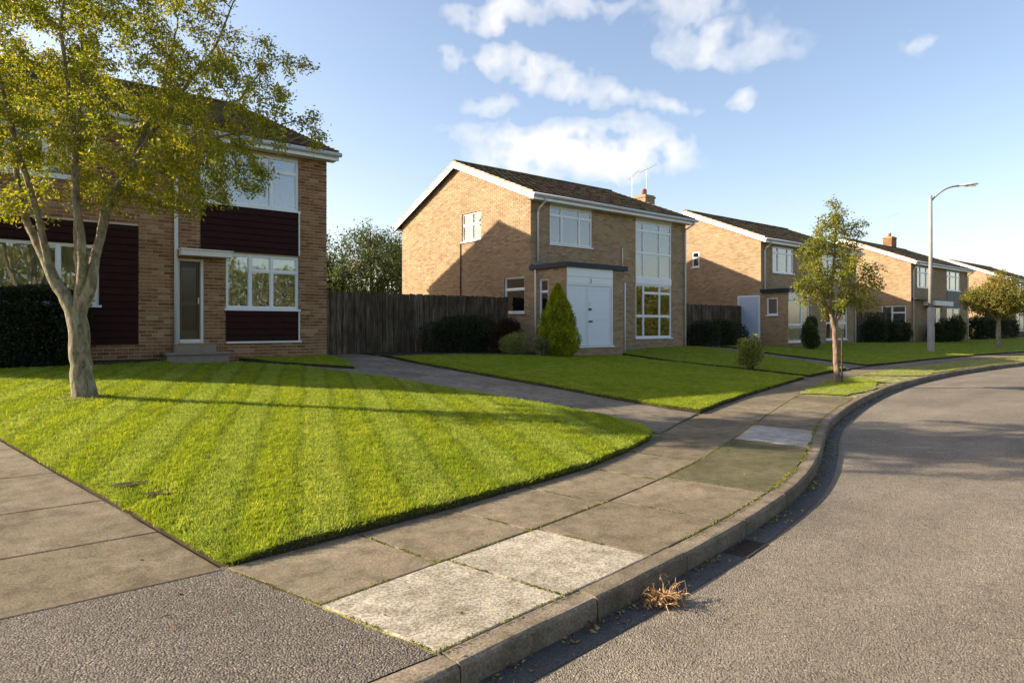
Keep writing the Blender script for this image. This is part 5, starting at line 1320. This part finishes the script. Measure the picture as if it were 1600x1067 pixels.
shrub(23.6, 16.3, [(0, 0, .5, .9, .6, .6, 3), (1.6, .2, .55, 1.0, .6, .6, 3), (2.8, .3, .45, .8, .5, .55, 2)], 12000, .075, 'leaf_dark', 'long dark shrub by the fence left of the pale side door', 35, group=GRP, h=.8, r=.7)
shrub(16.6, 9.95, [(0, 0, .45, .34, .34, .36, 3), (-.2, .05, .62, .2, .2, .3, 1), (.2, 0, .5, .22, .22, .28, 1), (.05, -.1, .78, .15, .15, .22, .5), (-.05, .1, .25, .3, .3, .2, 1)], 6500, .055, 'leaf_bush', 'small pale-green rounded bush standing alone on the lawn edge', 36, name='bush', h=.8, r=.42, inner=.15, up=.9)
shrub(28.5, 14.2, [(0, 0, .55, .42, .36, .5, 2), (.15, 0, 1.1, .25, .25, .4, 1), (-.2, 0, .85, .25, .25, .35, .7), (.25, 0, .35, .3, .3, .3, 1)], 5500, .08, 'leaf_back', 'upright green shrub before the low window of the third house', 37, group=GRP, h=1.1, r=.3)
shrub(40.2, 16.2, [(0, 0, .7, 1.1, .6, .8, 3), (1.8, 0, .6, 1.1, .6, .7, 3), (3.6, 0, .6, 1.0, .6, .7, 3)], 12000, .10, 'leaf_dark', 'dark shrubbery by the gable of the house with the grey panel', 38, group=GRP, h=.9, r=.8)
shrub(47.2, 15.3, [(0, 0, .55, .9, .5, .6, 2), (1.2, 0, .7, .6, .5, .8, 1.5), (2.6, 0, .7, .7, .5, .85, 1.5)], 8000, .10, 'leaf_dark', 'mixed dark shrubs along the front of the house with the grey panel', 39, group=GRP, h=.9, r=.7)
shrub(50.9, 15.3, [(0, 0, .8, .6, .5, .95, 2)], 4500, .10, 'leaf_back', 'tall green shrub before the right-hand lower window of the lamp-post house', 40, group=GRP, h=1.2, r=.4)
shrub(58.0, 16.2, [(0, 0, .8, 1.3, .7, .9, 3), (2.5, 0, .8, 1.5, .7, 1.0, 3), (5.2, 0, .9, 1.6, .8, 1.1, 3), (8, 0, .8, 1.4, .7, 1.0, 3)], 15000, .14, 'leaf_dark', 'dark shrubbery filling the gap behind the round-headed tree', 41, group=GRP, h=1.1, r=.9)
shrub(71, 15.4, [(0, 0, .6, 1.2, .6, .75, 2), (3, 0, .6, 1.4, .6, .8, 2)], 6000, .14, 'leaf_dark', 'dark low shrubs in front of the last house', 42, group=GRP, h=.8, r=.8)

# ------------------------------------------------------------------ street lamp
LM = empty('street_lamp', (35.14, 11.64, gz(35.14, 11.64)), 'tall grey street lamp column with a curved arm, on the far lawn', 'street lamp')
T = MB(); T.tube([(0, 0, -.1), (0, 0, .02), (0, 0, 2.1), (0, 0, 2.16)], [.17, .145, .145, .10], 14); T.build('base_column', M['galv'], LM, True)
T = MB(); T.tube([(0, 0, 2.1), (0, 0, 4.5), (0, 0, 7.5)], [.10, .085, .07], 12); T.build('pole', M['galv'], LM, True)
a = LA.copy(); pts = []
for t in np.linspace(0, 1, 9):
    l = 1.35*t; z = 7.2 + .75*(1-(1-t)**2.2); v = a*l; pts.append((v.x, v.y, z))
T = MB(); T.tube(pts, .042, 8); T.build('arm', M['galv'], LM, True)
V = []; F = []; k = 10; prof = [(0, .03, .03), (.1, .07, .05), (.35, .12, .08), (.65, .14, .09), (.9, .10, .06), (.98, .03, .02)]
hd = Vector((a.x, a.y, .10)).normalized(); sd_ = Vector((-a.y, a.x, 0)); upv = sd_.cross(hd)*-1
upv = Vector((0, 0, 1))
h0 = Vector(pts[-1])
for (t, w_, hh) in prof:
    for j in range(k):
        an = 2*math.pi*j/k; zz_ = math.sin(an)*hh*(1 if math.sin(an) > 0 else .45)
        V.append(tuple(h0+hd*(t-.04)+sd_*math.cos(an)*w_+upv*zz_))
for i in range(len(prof)-1):
    for j in range(k): F.append((i*k+j, i*k+(j+1) % k, (i+1)*k+(j+1) % k, (i+1)*k+j))
F.append(tuple(range(k))); F.append(tuple((len(prof)-1)*k+j for j in range(k)))
me = bpy.data.meshes.new('lamp_head'); me.from_pydata(V, [], F); me.polygons.foreach_set('use_smooth', [True]*len(me.polygons)); lh = link('lamp_head', me, M['lamphead'], LM)
T = MB(tuple(h0+hd*.55-Vector((0, 0, .04))), tuple(a), tuple(sd_)); T.box(-.22, .22, -.035, -.005, -.08, .08); T.build('lamp_lens', M['glass'], lh)
T = MB(); T.box(-.06, .06, .45, 1.25, .135, .152); T.build('access_door', M['galv'], LM)

# ------------------------------------------------------------------ gutter litter, dry weed, drain
dw_ = empty('dry_weed', (2.86, 2.21, 0), 'clump of dry orange-brown grass growing out of the gutter by the kerb', 'weed')
T = MB(); rg2 = random.Random(4)
for i in range(170):
    a_ = rg2.uniform(0, 6.28) if i % 3 else rg2.uniform(-1.6, .4); ln = rg2.uniform(.03, .15); x0_, y0_ = rg2.uniform(-.05, .05), rg2.uniform(-.02, .04)
    p0 = Vector((x0_, y0_, 0)); h = ln*rg2.uniform(.15, .8); dx, dy = math.cos(a_)*ln*.75, math.sin(a_)*ln*.75
    if p0.y+dy > .10: dy *= .2; h = ln
    w3 = lambda: Vector((rg2.uniform(-1, 1), rg2.uniform(-1, 1), rg2.uniform(-.5, .5)))*.014
    pts = [p0, p0+Vector((dx*.35, dy*.35, h*.7))+w3(), p0+Vector((dx*.7, dy*.7, h*.95))+w3(), p0+Vector((dx*.9, dy*.9, h))+w3(), p0+Vector((dx*1.15, dy*1.1, h*rg2.uniform(.2, 1.1)))+w3()]
    T.tube(pts, [.0026, .0026, .0022, .0018, .0008], 4, False)
T.build('dry_blades', M['dry'], dw_)
leaf_cloud(dw_, [(-.02, .03, .02, .12, .05, .03, 1)], 260, .03, M['dry'], 12, 'dead_leaves', inner=.1, wd=.35)
rg = np.random.default_rng(77); P_ = []
for i in range(2600):
    sd = rg.uniform(float(np.interp(.3, kfx, cum)), float(np.interp(28, kfx, cum))); 
    if noise.noise(Vector((sd*1.3, 0, 0))) < -.05 and rg.random() < .8: continue
    p = kpt(sd, -abs(rg.normal())*.05-.008); P_.append((p.x, p.y, .007+rg.random()*.008))
P_ = np.array(P_); k = len(P_); A = rvec(k); A[:, 2] *= .3; B_ = rvec(k); B_[:, 2] *= .3; L_ = rg.uniform(.012, .042, k)
meta(leaves_mesh('leaf_litter', P_, A, B_, L_, L_*.5, M['leaf_litter'], None), kind='stuff')
# a few fallen leaves scattered on paving, lawn and road
P_ = []
for i in range(420):
    x, y = rg.uniform(.5, 14), rg.uniform(1, 12); ky = float(np.interp(x, kfx, kfy))
    z = .008 if y < ky else (.13 if y < le(x) else gz(x, y)+.078)
    if y < ky and rg.random() < .85: continue
    P_.append((x, y, z))
P_ = np.array(P_); k = len(P_); A = rvec(k); A[:, 2] *= .2; B_ = rvec(k); B_[:, 2] *= .2; L_ = rg.uniform(.015, .04, k)
meta(leaves_mesh('fallen_leaves', P_, A, B_, L_, L_*.5, M['leaf_litter'], None), kind='stuff')
# moss along the joints
P_ = []
def mossline(f, x0, x1, n, wd=.008, z=.127):
    for i in range(n):
        x = rg.uniform(x0, x1)
        if noise.noise(Vector((x*1.7, f(x)*3, 5))) < -.12: continue
        P_.append((x+rg.normal()*wd, f(x)+rg.normal()*wd, z))
mossline(lambda x: kerb_back_y(x)+.003, 1.5, 16, 4600, .007); mossline(cj, 1.29, 16, 4600, .008); mossline(lambda x: le(x)-.0, 1.2, 6.5, 500, .012)
mossline(lambda x: kerb_back_y(x)+.012, 4.8, 9.5, 2600, .014)
for (a, b_) in [((1.29, 3.1), (1.49, 2.32)), ((1.07, 3.9), (1.29, 3.1))] + [((x, cj(x)), (x+.19, kerb_back_y(x+.19))) for x in xs[1:6]] + [((x, cj(x)), (x-.14, le(x-.14))) for x in xs1[1:6]]:
    for i in range(380):
        t = rg.random()
        if noise.noise(Vector((t*4, a[0]*3, 1))) < -.1: continue
        P_.append((a[0]+(b_[0]-a[0])*t+rg.normal()*.005, a[1]+(b_[1]-a[1])*t+rg.normal()*.005, .125))
P_ = np.array(P_); k = len(P_); A = rvec(k); A[:, 2] = np.abs(A[:, 2])+.5; L_ = rg.uniform(.004, .012, k)
M['moss'] = leaf_mat('joint_moss', [(0, (.06, .07, .01)), (.6, (.16, .18, .02)), (1, (.30, .28, .05))], .2)
meta(leaves_mesh('moss', P_, A, rvec(k), L_, L_*.7, M['moss'], None), kind='stuff')
# drain grate
p = kpt(float(np.interp(3.98, kfx, cum)), -.095); q = kpt(float(np.interp(4.13, kfx, cum)), -.095); dd = (q-p).normalized()
dg = empty('drain_grate', (p.x, p.y, .0), 'black iron drain grate set in the gutter beside the kerb', 'drain')
U3 = (dd.x, dd.y, 0); N3 = (dd.y, -dd.x, 0)
T = MB((0, 0, 0), U3, N3); T.box(-.18, .18, .001, .007, -.08, -.065); T.box(-.18, .18, .001, .007, .065, .08); T.box(-.18, -.165, .001, .007, -.065, .065); T.box(.165, .18, .001, .007, -.065, .065); T.build('grate_frame', M['rust'], dg)
T = MB((0, 0, 0), U3, N3); T.box(-.165, .165, .0042, .0050, -.065, .065); T.build('gully', M['soil'], dg)
for i in range(8):
    T = MB((0, 0, 0), U3, N3); u = -.145+i*.0415; T.box(u-.008, u+.008, .0055, .009, -.064, .064); T.build('grate_bar', M['rust'], dg)

# ------------------------------------------------------------------ far side of the road: woodland belt (mirrored in the windows)
rg = np.random.default_rng(50); n = 150000; X_ = rg.uniform(-60, 90, n); hmax = np.array([6.6+2.0*noise.noise(Vector((x*.13, 0, 0)))+1.2*noise.noise(Vector((x*.6, 3, 0))) for x in X_])
Z_ = rg.random(n)**.8*hmax; Y_ = -27+rg.uniform(-2.5, 2.5, n)
P_ = np.stack([X_, Y_, Z_], 1)
L_ = rg.uniform(.14, .36, n); wl = leaves_mesh('woodland', P_, rvec(n), rvec(n), L_, L_*.8, M['leaf_tree2'], None); wl['kind'] = 'stuff'
